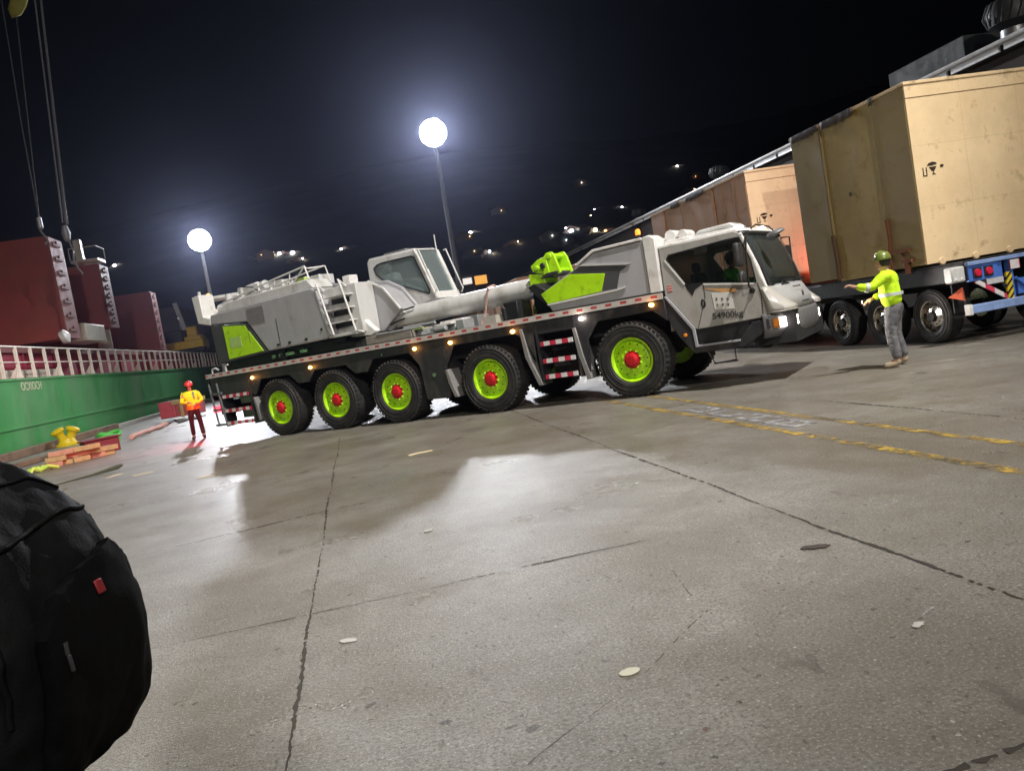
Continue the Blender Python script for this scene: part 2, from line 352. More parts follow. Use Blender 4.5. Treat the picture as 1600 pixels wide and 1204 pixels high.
for y0, strokes in ((8.15, [(0, .0, .3, .09), (.0, .0, .07, .55), (.23, 0, .3, .55), (0, .46, .3, .55), (0, .24, .3, .32)]), (8.95, [(0, 0, .08, .5), (.24, 0, .32, .5), (.05, .2, .3, .28)]),
                    (9.75, [(0, 0, .3, .09), (0, .4, .3, .5), (.0, 0, .08, .5)]), (10.6, [(0, 0, .32, .08), (.0, .35, .32, .45), (.24, .0, .32, .4), (0, 0, .07, .5)])):
    for a0, b0, a1, b1 in strokes: mb.box((4.6+a0, y0+b0*1.25, .002+rnd.random()*.001), (4.6+a1, y0+b1*1.25, .0045+rnd.random()*.002))
tag(mb.build('painted_letters', WTX, smooth=False), kind='structure')
# kerb along the quay edge
KERBB = mat('brown_kerb_timber', (.20, .12, .065), .75, 0, .2, 6, bump=.3, col2=(.10, .06, .035), c2=.55, c2scale=1.5)
KERBC = mat('kerb_concrete', (.42, .40, .36), .8, 0, .15, 5, bump=.3)
mb = MB(); mb.box((QE, 20, .0), (QE+.42, 46, .30)); mb.box((QE, -40, 0), (QE+.42, 19.9, .3)); tag(mb.build('quay_kerb', KERBB, bevel=.02), kind='structure')
mb = MB(); mb.box((QE, 46.1, .0), (QE+.42, 214, .22)); tag(mb.build('quay_kerb', KERBC, bevel=.02), kind='structure')
# hill behind the port
def hill_z(x, y):
    return max(0.0, (y-190))*0.33 + (0.05*max(0, x) if y > 190 else 0) + 8*sin(x*.013+1)*min(1, max(0, (y-190)/150))
HILL = mat('night_hillside', (.020, .024, .018), .95, 0, .5, .09, col2=(.05, .045, .038), c2=.55, c2scale=.03)
bmh = bmesh.new(); nx, ny = 90, 44; rnd = random.Random(2)
grid = [[bmh.verts.new((-420+i*14, 150+j*14, (hill_z(-420+i*14, 150+j*14) if j > 4 else -.5*(5-j)) + (rnd.uniform(-1.5, 1.5) if j > 5 else 0) - max(0, (j-26))**2*.55)) for i in range(nx)] for j in range(ny)]
for a in range(ny-1):
    for b in range(nx-1): bmh.faces.new([grid[a][b], grid[a][b+1], grid[a+1][b+1], grid[a+1][b]])
me = bpy.data.meshes.new('hill'); bmh.to_mesh(me); bmh.free(); me.polygons.foreach_set('use_smooth', [True]*len(me.polygons)); me.materials.append(HILL)
tag(link(bpy.data.objects.new('hill', me)), kind='structure')
# ================================================================ MOBILE CRANE  (local x = forward, y = away from the near side, z = up)
W = 2.95
crane = empty('mobile_crane', (4.891, 14.005, 0), R(-43), 'grey and lime five axle mobile crane carrier without its boom, driving across the quay', 'mobile crane')
def wheel_proto():
    mb = MB()   # rim: dished disc, near face towards -y
    prof = [(0, .03), (.15, .03), (.17, .0), (.30, .015), (.355, .05), (.378, -.02), (.405, -.035), (.418, -.015), (.418, .34), (.0, .34)]
    mb.lathe(prof, (0, 0, 0), (0, 1, 0), 48)
    for k in range(10):
        a = 2*pi*k/10+.2; mb.cyl((cos(a)*.195, -.022, sin(a)*.195), (cos(a)*.195, .02, sin(a)*.195), .015, n=8)
    for k in range(10):
        a = 2*pi*k/10+.05; mb.cyl((cos(a)*.240, -.004, sin(a)*.240), (cos(a)*.240, .03, sin(a)*.240), .012, n=6)
    rim = mb.build('wheel', LIME, crane, angle=30)
    mb = MB()
    for k in range(12):
        a = 2*pi*k/12; mb.cyl((cos(a)*.295, .006, sin(a)*.295), (cos(a)*.295, .03, sin(a)*.295), .0135, n=8)
    mb.lathe([(.287, .05), (.303, .05), (.303, .06), (.287, .06), (.287, .05)], (0, 0, 0), (0, 1, 0), 36); mb.build('vent_holes', BLACK, rim)
    mb = MB(); mb.lathe([(0, -.07), (.095, -.07), (.112, -.06), (.118, -.02), (.150, -.015), (.155, .03)], (0, 0, 0), (0, 1, 0), 24)
    for k in range(8):
        a = 2*pi*k/8; mb.cyl((cos(a)*.075, -.082, sin(a)*.075), (cos(a)*.075, -.06, sin(a)*.075), .012, n=6)
    mb.build('hub', RED, rim)
    for k in range(10):
        a = 2*pi*k/10+.3; mb = MB(); mb.cyl((cos(a)*.175, -.034, sin(a)*.175), (cos(a)*.175, .02, sin(a)*.175), .013, n=6); mb.build('wheel_nut', mat('nut_lime', (.62, .85, .10), .25) if k == 0 else bpy.data.materials['nut_lime'], rim)
    mb = MB(); ro = .705
    mb.lathe([(.416, -.02), (.44, -.048), (.50, -.062), (.60, -.055), (.655, -.035), (.69, -.005), (ro, .06), (ro, .32), (.69, .385), (.6, .43), (.45, .43), (.37, .38)], (0, 0, 0), (0, 1, 0), 64)
    for k in range(44):
        a = 2*pi*k/44
        for y0, y1, o in ((-.035, .13, 0), (.14, .24, .5), (.25, .42, 0)):
            a2 = a+o*2*pi/44; M = Matrix.Translation((cos(a2)*.693, (y0+y1)/2, sin(a2)*.688)) @ Matrix.Rotation(-a2, 4, 'Y') @ Matrix.Rotation(.25*(1 if o else -1), 4, 'X')
            mb.M = M; mb.box((-.022, -(y1-y0)/2, -.028), (.014, (y1-y0)/2, .028))
        mb.M = Matrix.Identity(4)
    for rr_ in (.48, .57, .64): mb.lathe([(rr_-.006, -.05), (rr_, -.068), (rr_+.006, -.05)], (0, 0, 0), (0, 1, 0), 64)
    mb.build('tyre', RUB, rim, angle=30)
    return rim
axles = [0.0, -3.16, -5.69, -7.54, -9.45]
wp = wheel_proto(); wp.location = (0, .06, .70)
for i, a in enumerate(axles):
    if i: c = copy_tree(wp, crane); c.location = (a, .06, .70); c.rotation_euler.y = i*.5
    c = copy_tree(wp, crane); c.location = (a, W-.06, .70); c.rotation_euler = (0, i*.3, pi)
# frame under the deck
mb = MB(); mb.box((-11.7, .75, .75), (2.2, W-.75, 1.66)); mb.box((-11.8, .45, 1.2), (.6, W-.45, 1.62))
for a in axles: mb.cyl((a, .4, .7), (a, W-.4, .7), .14, n=12); mb.lathe([(0, -.28), (.2, -.22), (.28, 0), (.2, .22), (0, .28)], (a, W/2, .7), (1, 0, 0), 14)
for a in axles:
    for v in (.6, W-.6): mb.cyl((a-.35, v, .75), (a-.35, v, 1.4), .07, n=10); mb.box((a-.5, v-.05, .85), (a+.5, v+.05, .98))
mb.build('frame', UNDER, crane)
def skirt(v0, v1):
    o = [(-11.9, 1.68), (-11.9, 1.22), (-10.42, 1.22), (-10.3, 1.1), (-10.22, 1.12), (-9.95, 1.47), (-8.95, 1.47), (-8.68, 1.22), (-8.3, 1.22), (-8.05, 1.47), (-7.05, 1.47),
         (-6.8, 1.24), (-6.42, 1.24), (-6.2, 1.5), (-5.15, 1.5), (-4.92, 1.2), (-4.86, .44), (-4.24, .42), (-4.2, 1.1), (-3.92, 1.5), (-2.4, 1.52), (-2.22, 1.4), (-2.0, .95), (-1.98, 1.44), (-1.1, 1.44), (-.92, .52), (-.86, .6), (-.8, 1.2), (-.55, 1.5),
         (.55, 1.52), (.8, 1.3), (.8, 1.68)]
    mb = MB(); mb.prism(o, v0, v1); return mb.build('side_skirt', DARK, crane, bevel=.012)
skirt(.03, .075); skirt(W-.075, W-.03)
mb = MB(); mb.box((-4.85, .08, .46), (-4.25, .7, 1.45)); mb.box((-4.85, W-.7, .46), (-4.25, W-.08, 1.45)); mb.box((-1.95, .62, .5), (-1.1, .8, 1.5)); mb.build('locker', DARK, crane, bevel=.015)
mb = MB(); mb.cyl((-4.55, .01, .95), (-4.55, .03, .95), .045, n=16); mb.cyl((-5.9, .01, 1.56), (-5.9, .03, 1.56), .02, n=10); mb.build('locker_latch', CHROME, crane)
for x0, x1, z0, z1 in ((-10.27, -10.33, .45, 1.05), (-4.1, -4.22, .42, 1.02), (-2.02, -2.25, .44, 1.6), (-.95, -1.08, .45, 1.45)):
    mb = MB(); mb.prism([(x1-.02, z1), (x1+.05, z1), (x1+.13, (z0+z1)/2-.06), (x0+.1, z0), (x0, z0), (x1+.02, (z0+z1)/2)], .0, .42); mb.build('mudflap', mat('mudflap_grey', (.20, .195, .19), .6, 0, .2, 6), crane, bevel=.01)
# deck with red and white tape edge
mb = MB(); mb.box((-11.95, .02, 1.685), (.78, W-.02, 1.80)); mb.build('deck', DARK, crane, bevel=.01)
mb = MB(); mb.box((-12.0, -.012, 1.70), (.79, .018, 1.812)); mb.build('deck_edge', DECKTAPE, crane)
mb = MB(); mb.box((-12.0, W-.018, 1.70), (.79, W+.012, 1.812)); mb.build('deck_edge', DECKTAPE, crane)
mb = MB(); mb.box((-12.02, .02, 1.1), (-11.96, W-.02, 1.8)); mb.box((-12.05, .3, .7), (-11.75, W-.3, 1.05)); mb.build('rear_beam', BLACK, crane, bevel=.02)
for v in (.25, W-.25):
    mb = MB(); mb.box((-12.07, v-.16, .78), (-12.055, v+.16, .95)); mb.build('tail_lamp', TAIL, crane)
# side steps
def steps(x0, x1, zs, posts):
    for z in zs:
        mb = MB(); mb.box((x0, -.01, z-.04), (x1, .014, z+.045)); mb.build('step_edge', STEPTAPE, crane)
        mb = MB(); mb.box((x0, .016, z-.03), (x1, .32, z+.01)); mb.build('step', BLACK, crane)
    mb = MB()
    for x in posts: mb.box((x, .02, zs[-1]-.08), (x+.05, .34, 1.66))
    mb.build('step_frame', DARK, crane)
steps(-11.5, -10.48, [1.17, .80, .47], [-11.56, -10.46]); steps(-1.83, -1.12, [1.24, .90, .59], [-1.93, -1.08])
mb = MB()
for x in (-11.93, -11.62): mb.tube([(x, -.01, 1.55), (x+.06, -.01, 1.0), (x+.12, -.01, .42)], .028)
for z in (1.28, .86, .46): mb.box((-11.92, -.03, z-.03), (-11.5, .05, z+.03))
mb.build('rear_ladder', mat('ladder_grey', (.11, .12, .13), .4, 0, .1, 5), crane)
mb = MB(); mb.box((-11.2, .3, .55), (-10.6, .34, .78)); mb.box((-11.2, .3, .92), (-10.6, .34, 1.12)); mb.build('tool_box', STEEL, crane, bevel=.02)
mb = MB(); mb.tube([(-11.75, .05, 1.82), (-11.75, .05, 1.92), (-11.6, .05, 1.94), (-11.5, .05, 1.88)], .025); mb.tube([(-11.2, .05, 1.81), (-11.2, .05, 1.95), (-11.1, .05, 1.98)], .025); mb.build('hand_hook', LGREY, crane)
# marker lamps: amber and one white
def lamp(x, z, m, name='marker_lamp', e=1.2, col=(1, .42, .1)):
    mb = MB(); mb.lathe([(0, -.035), (.022, -.032), (.034, -.018), (.038, 0), (.038, .01), (0, .01)], (x, .02, z), (0, 1, 0), 14, sx=1.3)
    o = mb.build(name, m, crane)
    l = bpy.data.lights.new('marker_light', 'POINT'); l.energy = e; l.color = col; l.shadow_soft_size = .03
    lo = bpy.data.objects.new('marker_light', l); link(lo, crane); lo.location = (x, -.09, z)
for x, z in ((-10.25, 1.54), (-8.17, 1.55), (-4.96, 1.57), (-3.99, 1.57), (-2.43, 1.58), (.55, 1.63)): lamp(x, z, AMB)
lamp(-.88, 1.60, WLAMP, 'work_lamp', 2.5, (1, .85, .72))
# ---- angular cover behind the cab
cover = [(-1.48, 1.83), (-1.67, 2.20), (-.78, 2.58), (-.42, 2.76), (.50, 2.78), (.56, 2.80), (.56, 1.83)]
mb = MB(); mb.prism(cover, .06, W-.06); cv = mb.build('engine_cover', GREY, crane, bevel=.02)
mb = MB(); mb.prism([(-.80, 2.585), (-.43, 2.775), (.54, 2.797), (.54, 2.845), (-.44, 2.825), (-.84, 2.61)], .03, W-.03); mb.build('cover_roof', WHITE, cv, bevel=.01)
mb = MB(); mb.prism([(.56, 2.84), (.70, 2.86), (.80, 2.78), (.775, 1.83), (.56, 1.83)], .03, .5); mb.prism([(.56, 2.84), (.70, 2.86), (.80, 2.78), (.775, 1.83), (.56, 1.83)], W-.5, W-.03); mb.build('cover_pillar', WHITE, cv, bevel=.02)
mb = MB(); mb.prism([(-1.0, 2.47), (-.72, 2.575), (.20, 2.40), (.04, 2.33), (-.07, 2.035), (-1.0, 2.03)], .052, .07); mb.build('painted_recess', mat('cover_dark_grey', (.065, .066, .07), .45, 0, .08, 5), cv)  # flat dark panel, its colour stands in for a shaded recess
mb = MB(); mb.prism([(-.76, 2.575), (.20, 2.425), (.27, 2.43), (.05, 2.47), (-.66, 2.60)], .03, .07); mb.build('cover_lip', LGREY, cv)
mb = MB(); mb.prism([(-1.555, 1.985), (-.06, 2.02), (.12, 2.045), (.10, 2.02), (-.06, 1.995), (-1.54, 1.955)], .028, .07); mb.build('cover_lip', WHITE, cv)  # white colour carries the highlight along the lower lip
mb = MB(); mb.prism([(-.98, 2.462), (-.26, 2.345), (-.38, 2.035), (-1.55, 1.99), (-1.665, 2.195)], .040, .07); mb.build('lime_panel', LIME, cv, bevel=.006)
mb = MB(); mb.prism([(-1.45, 1.84), (-1.53, 1.97), (-1.6, 1.97), (-1.75, 2.25), (-2.05, 2.45), (-2.2, 2.4), (-1.95, 2.1), (-1.62, 1.84)], .5, W-.5); mb.build('cover_bracket', BLACK, crane, bevel=.01)
# beacon on the pillar
mb = MB(); mb.cyl((.42, .25, 2.84), (.42, .25, 2.92), .035, n=12); mb.build('beacon_base', BLACK, crane)
mb = MB(); mb.lathe([(.045, 2.92), (.05, 2.98), (.035, 3.02), (0, 3.03)], (.42, .25, 0), (0, 0, 1), 14); mb.build('amber_beacon', emis('amber_beacon_glow', (1, .3, .03), 1.3), crane)
# ---- carrier cab
CAB = empty('cab', (0, 0, 0), 0, parent=crane)
so = [(.82, 2.58), (2.16, 2.62), (2.27, 2.56), (2.42, 2.12), (2.50, 1.80), (2.575, 1.58), (2.56, 1.11), (1.30, 1.07), (1.23, 1.11), (.80, 1.74)]
sw = [(.98, 2.44), (2.03, 2.50), (2.24, 2.50), (2.38, 2.10), (2.42, 1.72), (2.36, 1.71), (1.53, 1.85), (1.21, 1.88), (.93, 2.37)]
side = MB(); side.holed(so, [sw], .10, .15); sd = side.build('side_panel', TBAND, CAB, bevel=.012)
side = MB(); side.holed(so, [sw], W-.15, W-.10); side.build('side_panel', TBAND, CAB, bevel=.012)
for v in (.118, W-.13):
    mb = MB(); mb.prism(sw, v, v+.008); mb.build('side_window', GLS3, CAB)
mb = MB()
def rim_strip(mb, pts, wdt, v0, v1):
    for (a, b) in zip(pts, pts[1:]):
        A = Vector((a[0], 0, a[1])); B = Vector((b[0], 0, b[1])); d = (B-A).normalized(); n = Vector((-d.z, 0, d.x))*wdt/2; A = A-d*.004; B = B+d*.004
        mb.prism([((A+n).x, (A+n).z), ((B+n).x, (B+n).z), ((B-n).x, (B-n).z), ((A-n).x, (A-n).z)], v0, v1)
rim_strip(mb, [(.90, 2.36), (1.19, 1.89)], .035, .085, .101); rim_strip(mb, [(1.53, 1.83), (2.38, 1.69)], .03, .083, .101)
mb.build('window_sill', WHITE, CAB)
mb = MB(); rim_strip(mb, sw+[sw[0]], .022, .091, .1005); mb.prism([(1.19, 1.885), (1.53, 1.855), (1.5, 1.83), (1.36, 1.76), (1.3, 1.66), (1.22, 1.8)], .094, .101); mb.build('window_seal', BLACK, CAB)  # black patch below the rear window corner paints a shadow on the door
# door panel line, handle, emblem plate and weight lettering
mb = MB(); mb.tube([(1.31, .098, 1.08), (1.52, .098, 1.6), (1.52, .098, 1.82)], .006, 6); mb.tube([(2.44, .098, 1.7), (2.47, .098, 1.5), (2.46, .098, 1.1)], .007, 6); mb.build('door_gap', BLACK, CAB)
mb = MB(); mb.lathe([(0, -.012), (.05, -.008), (.062, .004)], (1.47, .098, 1.50), (0, 1, 0), 20, sx=.75, sy=1.35); mb.build('door_emblem', BLACK, CAB)
mb = MB(); mb.lathe([(0, -.004), (.028, 0)], (1.47, .086, 1.50), (0, 1, 0), 12, sx=.35, sy=1.5); mb.build('door_emblem', STEEL, CAB)
MT = Matrix.Translation((0, .092, 0)) @ Matrix.Rotation(pi/2, 4, 'X')
mb = MB(); mb.prism([(1.66, 1.36), (1.64, 1.66), (1.98, 1.62), (2.0, 1.33)], .094, .099); mb.build('door_plate', mat('plate_white', (.62, .61, .58), .5, 0, .05, 8), CAB)
mb = MB(); rnd = random.Random(3)
for i in range(3):
    for k in range(2):
        x, z = 1.72+i*.095, 1.545-k*.1-i*.012
        for q in range(4): a = rnd.uniform(0, pi); mb.box((x-.02, .088, z-.005+q*.011-.02), (x+.02*rnd.random(), .0935, z+q*.011-.02))
mb.build('plate_lettering', BLACK, CAB)
text('weight_lettering', '54900kg', .15, DARK, CAB, Matrix.Translation((1.86, .093, 1.24)) @ Matrix.Rotation(pi/2, 4, 'X') @ Matrix.Rotation(R(-2), 4, 'Z'), sx=1.05)
mb = MB(); mb.prism([(1.50, 1.76), (2.08, 1.66), (2.06, 1.60), (1.85, 1.63)], .0945, .098); mb.build('orange_patch', mat('orange_patch', (.55, .30, .12), .5, 0, .2, 9), CAB)  # orange triangle on the door below the window sill
mb = MB(); mb.box((.87, .094, 1.80), (.95, .099, 1.93)); mb.build('red_sticker', stripe('sticker_red', (.6, .4, .38), (.5, .08, .07), .045, .5, 2), CAB)
# lower apron
mb = MB(); mb.prism([(.79, 1.715), (1.22, 1.09), (1.27, 1.055), (1.26, .79), (2.02, .79), (2.26, 1.055), (2.56, 1.08), (2.56, .93), (2.08, .66), (1.19, .66), (.95, 1.0), (.68, 1.58)], .06, .5); mb.build('lower_apron', DARK, CAB, bevel=.015)
mb = MB(); mb.box((1.2, .12, .8), (2.2, .5, 1.09)); mb.build('step_well', BLACK, CAB)
mb = MB(); mb.prism([(.79, 1.735), (.84, 1.73), (1.27, 1.10), (1.285, .80), (2.03, .80), (2.03, .765), (1.235, .765), (1.22, 1.08)], .04, .075); mb.build('apron_trim', mat('trim_grey', (.33, .33, .36), .35), CAB, bevel=.005)
mb = MB(); mb.tube([(1.45, .03, .66), (1.55, .02, .44), (1.92, .02, .47), (1.92, .03, .66)], .012); mb.box((1.53, 0, .435), (1.94, .1, .455)); mb.build('boarding_step', BLACK, CAB)
mb = MB(); mb.lathe([(0, -.03), (.03, -.02), (.035, 0)], (1.08, .055, 1.0), (0, 1, 0), 12); mb.build('side_reflector', ORANGE, CAB)
mb = MB(); mb.box((.85, W-.55, .66), (2.4, W-.08, 1.08)); mb.build('far_apron', DARK, CAB, bevel=.02)
# body behind, roof, floor, front
mb = MB(); mb.box((.80, .15, 1.1), (.86, W-.15, 2.56)); mb.build('rear_wall', TBAND, CAB)
mb = MB(); mb.box((.86, .15, 1.05), (2.55, W-.15, 1.12)); mb.box((.87, .16, 1.12), (1.1, W-.16, 1.9)); mb.build('cab_floor', BLACK, CAB)
def curve_front(x_mid, z, n=13, v0=.11, v1=W-.11, edge=.30, p=4):
    """plan curve of the cab's front at one height"""
    out = []
    for i in range(n):
        t = -1+2*i/(n-1); out.append(Vector((x_mid-edge*abs(t)**p, (v0+v1)/2+t*(v1-v0)/2, z)))
    return out
def loft(mb, rows, th=None):
    V = [[mb.v(p) for p in r_] for r_ in rows]
    for A, B in zip(V, V[1:]):
        for k in range(len(A)-1): mb.bm.faces.new([A[k], A[k+1], B[k+1], B[k]])
def shell(name, rows, m, parent, th=.03, **kw):
    mb = MB(); loft(mb, rows); o = mb.build(name, m, parent, **kw); s = o.modifiers.new('solid', 'SOLIDIFY'); s.thickness = th; s.offset = 0; return o
# roof
mb = MB(); rw = [curve_front(2.41, 2.585, edge=.16), curve_front(2.35, 2.655, edge=.14)]
top = [mb.v(p) for p in rw[1]]; bot = [mb.v(p) for p in rw[0]]; a0, a1, b0, b1 = mb.v((.80, .11, 2.64)), mb.v((.80, W-.11, 2.64)), mb.v((.80, .09, 2.575)), mb.v((.80, W-.09, 2.575))
mb.bm.faces.new(top+[a1, a0]); mb.bm.faces.new((bot+[b1, b0])[::-1])
for k in range(len(top)-1): mb.bm.faces.new([top[k], top[k+1], bot[k+1], bot[k]])
mb.bm.faces.new([a0, b0, bot[0], top[0]]); mb.bm.faces.new([a1, b1, bot[-1], top[-1]]); mb.bm.faces.new([a0, a1, b1, b0])
mb.build('roof', WHITE, CAB, bevel=.02)
# windscreen, header, pillars
ws = [curve_front(2.41+(2.67-2.41)*t, 2.53+(1.60-2.53)*t, v0=.22+.0*t, v1=W-.22, edge=.10) for t in (0, .33, .66, 1)]
shell('windscreen', ws, GLS2, CAB, .006)
shell('windscreen_header', [curve_front(2.37, 2.60, edge=.13), curve_front(2.415, 2.52, edge=.14)], BLACK, CAB, .03)
for s in (0, 1):
    def P_(p): return Vector((p[0], p[1] if s == 0 else W-p[1], p[2]))
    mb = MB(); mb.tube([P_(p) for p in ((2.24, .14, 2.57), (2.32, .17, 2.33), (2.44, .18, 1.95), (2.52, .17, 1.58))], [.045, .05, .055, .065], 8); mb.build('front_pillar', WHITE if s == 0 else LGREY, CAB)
    mb = MB(); mb.tube([P_(p) for p in ((2.29, .20, 2.55), (2.38, .235, 2.3), (2.51, .25, 1.95), (2.60, .25, 1.62))], .022, 8); mb.build('pillar_seal', BLACK, CAB)
# nose
nose = [curve_front(2.67, 1.61, edge=.20), curve_front(2.73, 1.55, edge=.24), curve_front(2.83, 1.38, edge=.30), curve_front(2.89, 1.17, edge=.34)]
shell('nose_panel', nose, mat('nose_grey', (.36, .36, .36), .4, 0, .06, 5), CAB, .03)
for k, z in enumerate((1.53, 1.45, 1.38, 1.31, 1.25)):
    mb = MB(); x = 2.745+(1.55-z)*.44
    mb.box((x-.02, W/2-.28, z-.008), (x+.012, W/2+.28, z+.012)); mb.build('grille_slot', BLACK, CAB)
mb = MB(); mb.prism([(W/2-.09, 1.33), (W/2-.03, 1.44), (W/2, 1.38), (W/2+.03, 1.44), (W/2+.09, 1.33), (W/2+.05, 1.30), (W/2, 1.34), (W/2-.05, 1.30)], 2.84, 2.855, 'x'); mb.build('nose_emblem', CHROME, CAB)
for s in (0, 1):   # bulging corner fenders
    mb = MB(); rows = []
    for z, x0, x1, d in ((1.60, 2.46, 2.60, .10), (1.54, 2.47, 2.64, .13), (1.40, 2.50, 2.73, .16), (1.30, 2.52, 2.84, .18), (1.24, 2.53, 2.92, .19), (1.17, 2.53, 2.94, .19)):
        r_ = [Vector((x0, .085, z)), Vector((x0+(x1-x0)*.35, .07, z)), Vector((x0+(x1-x0)*.7, .07+d*.25, z)), Vector((x0+(x1-x0)*.95, .07+d*1.2, z)), Vector((x1, .07+d*2.6, z)), Vector((x1-.06, .07+d*3.3, z))]
        if s: r_ = [Vector((p.x, W-p.y, p.z)) for p in r_]
        rows.append(r_)
    loft(mb, rows); V = [mb.v(p) for p in rows[0]]; mb.bm.faces.new(V); V = [mb.v(p) for p in rows[-1]]; mb.bm.faces.new(V)
    o = mb.build('corner_fender', mat('fender_beige', (.44, .42, .39), .35, 0, .06, 5, coat=.3), CAB); sm = o.modifiers.new('s', 'SOLIDIFY'); sm.thickness = .012
# bumper with lamps
bmp = [curve_front(2.90, 1.15, v0=.06, v1=W-.06, edge=.46, p=4), curve_front(2.93, 1.10, v0=.05, v1=W-.05, edge=.48), curve_front(2.93, .86, v0=.05, v1=W-.05, edge=.48), curve_front(2.87, .76, v0=.1, v1=W-.1, edge=.46)]
shell('bumper', bmp, mat('bumper_grey', (.13, .13, .135), .4, 0, .1, 5), CAB, .05)
mb = MB(); mb.box((2.2, .3, .62), (2.9, W-.3, 1.15)); mb.build('bumper_core', UNDER, CAB)
for s in (0, 1):
    pts = []
    cf = lambda v, z, off=.0: Vector((2.93+off-.48*abs((v-W/2)/(W/2-.05))**4, v, z))
    for (v0, v1, m, nm) in ((.12, .20, TAIL if 0 else ORANGE, 'turn_lamp'), (.21, .44, HEAD, 'headlight'), (.46, .56, WLAMP, 'fog_lamp')):
        rows = [[cf(v0+(v1-v0)*t/4, z, .055) for t in range(5)] for z in (1.055, .90)]
        if s: rows = [[Vector((p.x, W-p.y, p.z)) for p in r_] for r_ in rows]
        shell(nm, rows, m, CAB, .012)
    l = bpy.data.lights.new('headlight_beam', 'SPOT'); l.energy = 160; l.spot_size = R(70); l.spot_blend = .8; l.color = (1, .9, .82); l.shadow_soft_size = .08
    lo = bpy.data.objects.new('headlight_beam', l); link(lo, CAB); lo.location = (3.1, .35 if s == 0 else W-.35, .97); lo.rotation_euler = Vector((1, 0, -.06)).to_track_quat('-Z', 'Y').to_euler()
# wipers
mb = MB()
for v in (.7, 1.6): mb.tube([(2.69, v, 1.59), (2.68, v+.12, 1.66), (2.67, v+.62, 1.69)], .012, 6); mb.tube([(2.68, v+.25, 1.65), (2.685, v+.9, 1.67)], .016, 6)
mb.tube([(2.69, .75, 1.60), (2.71, .95, 1.62), (2.70, 1.2, 1.59)], .014, 6); mb.build('wiper', BLACK, CAB)
# mirrors
mb = MB(); mb.tube([(2.33, .18, 2.50), (2.42, .0, 2.50), (2.42, -.16, 2.40), (2.40, -.20, 2.2), (2.38, -.20, 1.80), (2.36, -.16, 1.66), (2.34, .09, 1.60)], .016, 8); mb.lathe([(0, -.03), (.045, -.02), (.05, .03)], (2.34, .09, 1.58), (0, 1, 0), 12); mb.build('mirror_arm', BLACK, CAB)
mb = MB(); mb.box((2.22, -.34, 2.00), (2.34, -.1, 2.40)); mb.build('mirror', DARK, CAB, bevel=.05, seg=4)
mb = MB(); mb.box((2.24, -.34, 1.74), (2.36, -.1, 1.93)); mb.build('mirror', DARK, CAB, bevel=.06, seg=4)
mb = MB(); mb.tube([(2.30, .6, 2.62), (2.45, .5, 2.68), (2.66, .5, 2.60), (2.72, .52, 2.52)], .014, 8); mb.build('mirror_arm', BLACK, CAB)
mb = MB(); mb.lathe([(0, -.05), (.10, -.045), (.15, -.01), (.15, .02), (0, .05)], (2.74, .52, 2.47), (.3, 0, -1), 20, sx=.75, sy=1.1); mb.build('mirror', STEEL, CAB)
mb = MB(); mb.tube([(2.33, W-.18, 2.5), (2.42, W+.1, 2.5), (2.40, W+.14, 2.0), (2.36, W-.1, 1.7)], .016, 8); mb.box((2.24, W+.05, 1.95), (2.36, W+.28, 2.35)); mb.build('mirror', DARK, CAB)
# roof gear
mb = MB(); mb.box((1.30, .55, 2.66), (2.05, 1.35, 2.72)); mb.prism([(1.30, 2.72), (1.42, 2.80), (2.0, 2.82), (2.10, 2.72)], .6, 1.3); mb.build('roof_unit', LGREY, CAB, bevel=.03)
for v, x in ((.75, 2.08), (2.15, 2.12)):
    mb = MB(); mb.box((x-.06, v-.11, 2.66), (x+.07, v+.11, 2.74)); mb.build('roof_lamp', BEAC, CAB, bevel=.02)
mb = MB(); mb.cyl((.92, .5, 2.80), (.92, 1.1, 2.80), .105, n=18); mb.box((.82, .42, 2.64), (1.3, 1.2, 2.72)); mb.cyl((1.15, .5, 2.78), (1.15, .95, 2.78), .09, n=16); mb.build('air_cleaner', WHITE, CAB, bevel=.01)
# interior
mb = MB(); mb.box((1.25, .38, 1.25), (1.75, .95, 1.42)); mb.box((1.2, .38, 1.42), (1.34, .95, 2.05)); mb.box((1.2, .52, 2.06), (1.3, .8, 2.24)); mb.box((1.25, 1.9, 1.25), (1.75, 2.5, 1.42)); mb.box((1.2, 1.9, 1.42), (1.34, 2.5, 2.05)); mb.build('seat', mat('seat_cloth', (.02, .022, .03), .9), CAB, bevel=.04)
mb = MB(); mb.prism([(2.35, 1.15), (2.35, 1.55), (2.55, 1.60), (2.62, 1.57), (2.62, 1.15)], .22, W-.22); mb.build('dashboard', mat('dash', (.04, .04, .042), .7), CAB, bevel=.03)
mb = MB(); mb.tube([(2.36+.07*sin(t), .60+.2*cos(t), 1.78-.17*sin(t)) for t in [2*pi*k/20 for k in range(20)]], .014, 6, closed=True); mb.cyl((2.36, .60, 1.76), (2.45, .60, 1.6), .03, n=8); mb.build('steering_wheel', BLACK, CAB)
mb = MB(); mb.box((1.42, .16, 2.36), (1.66, .2, 2.47)); mb.build('sun_visor', LGREY, CAB)
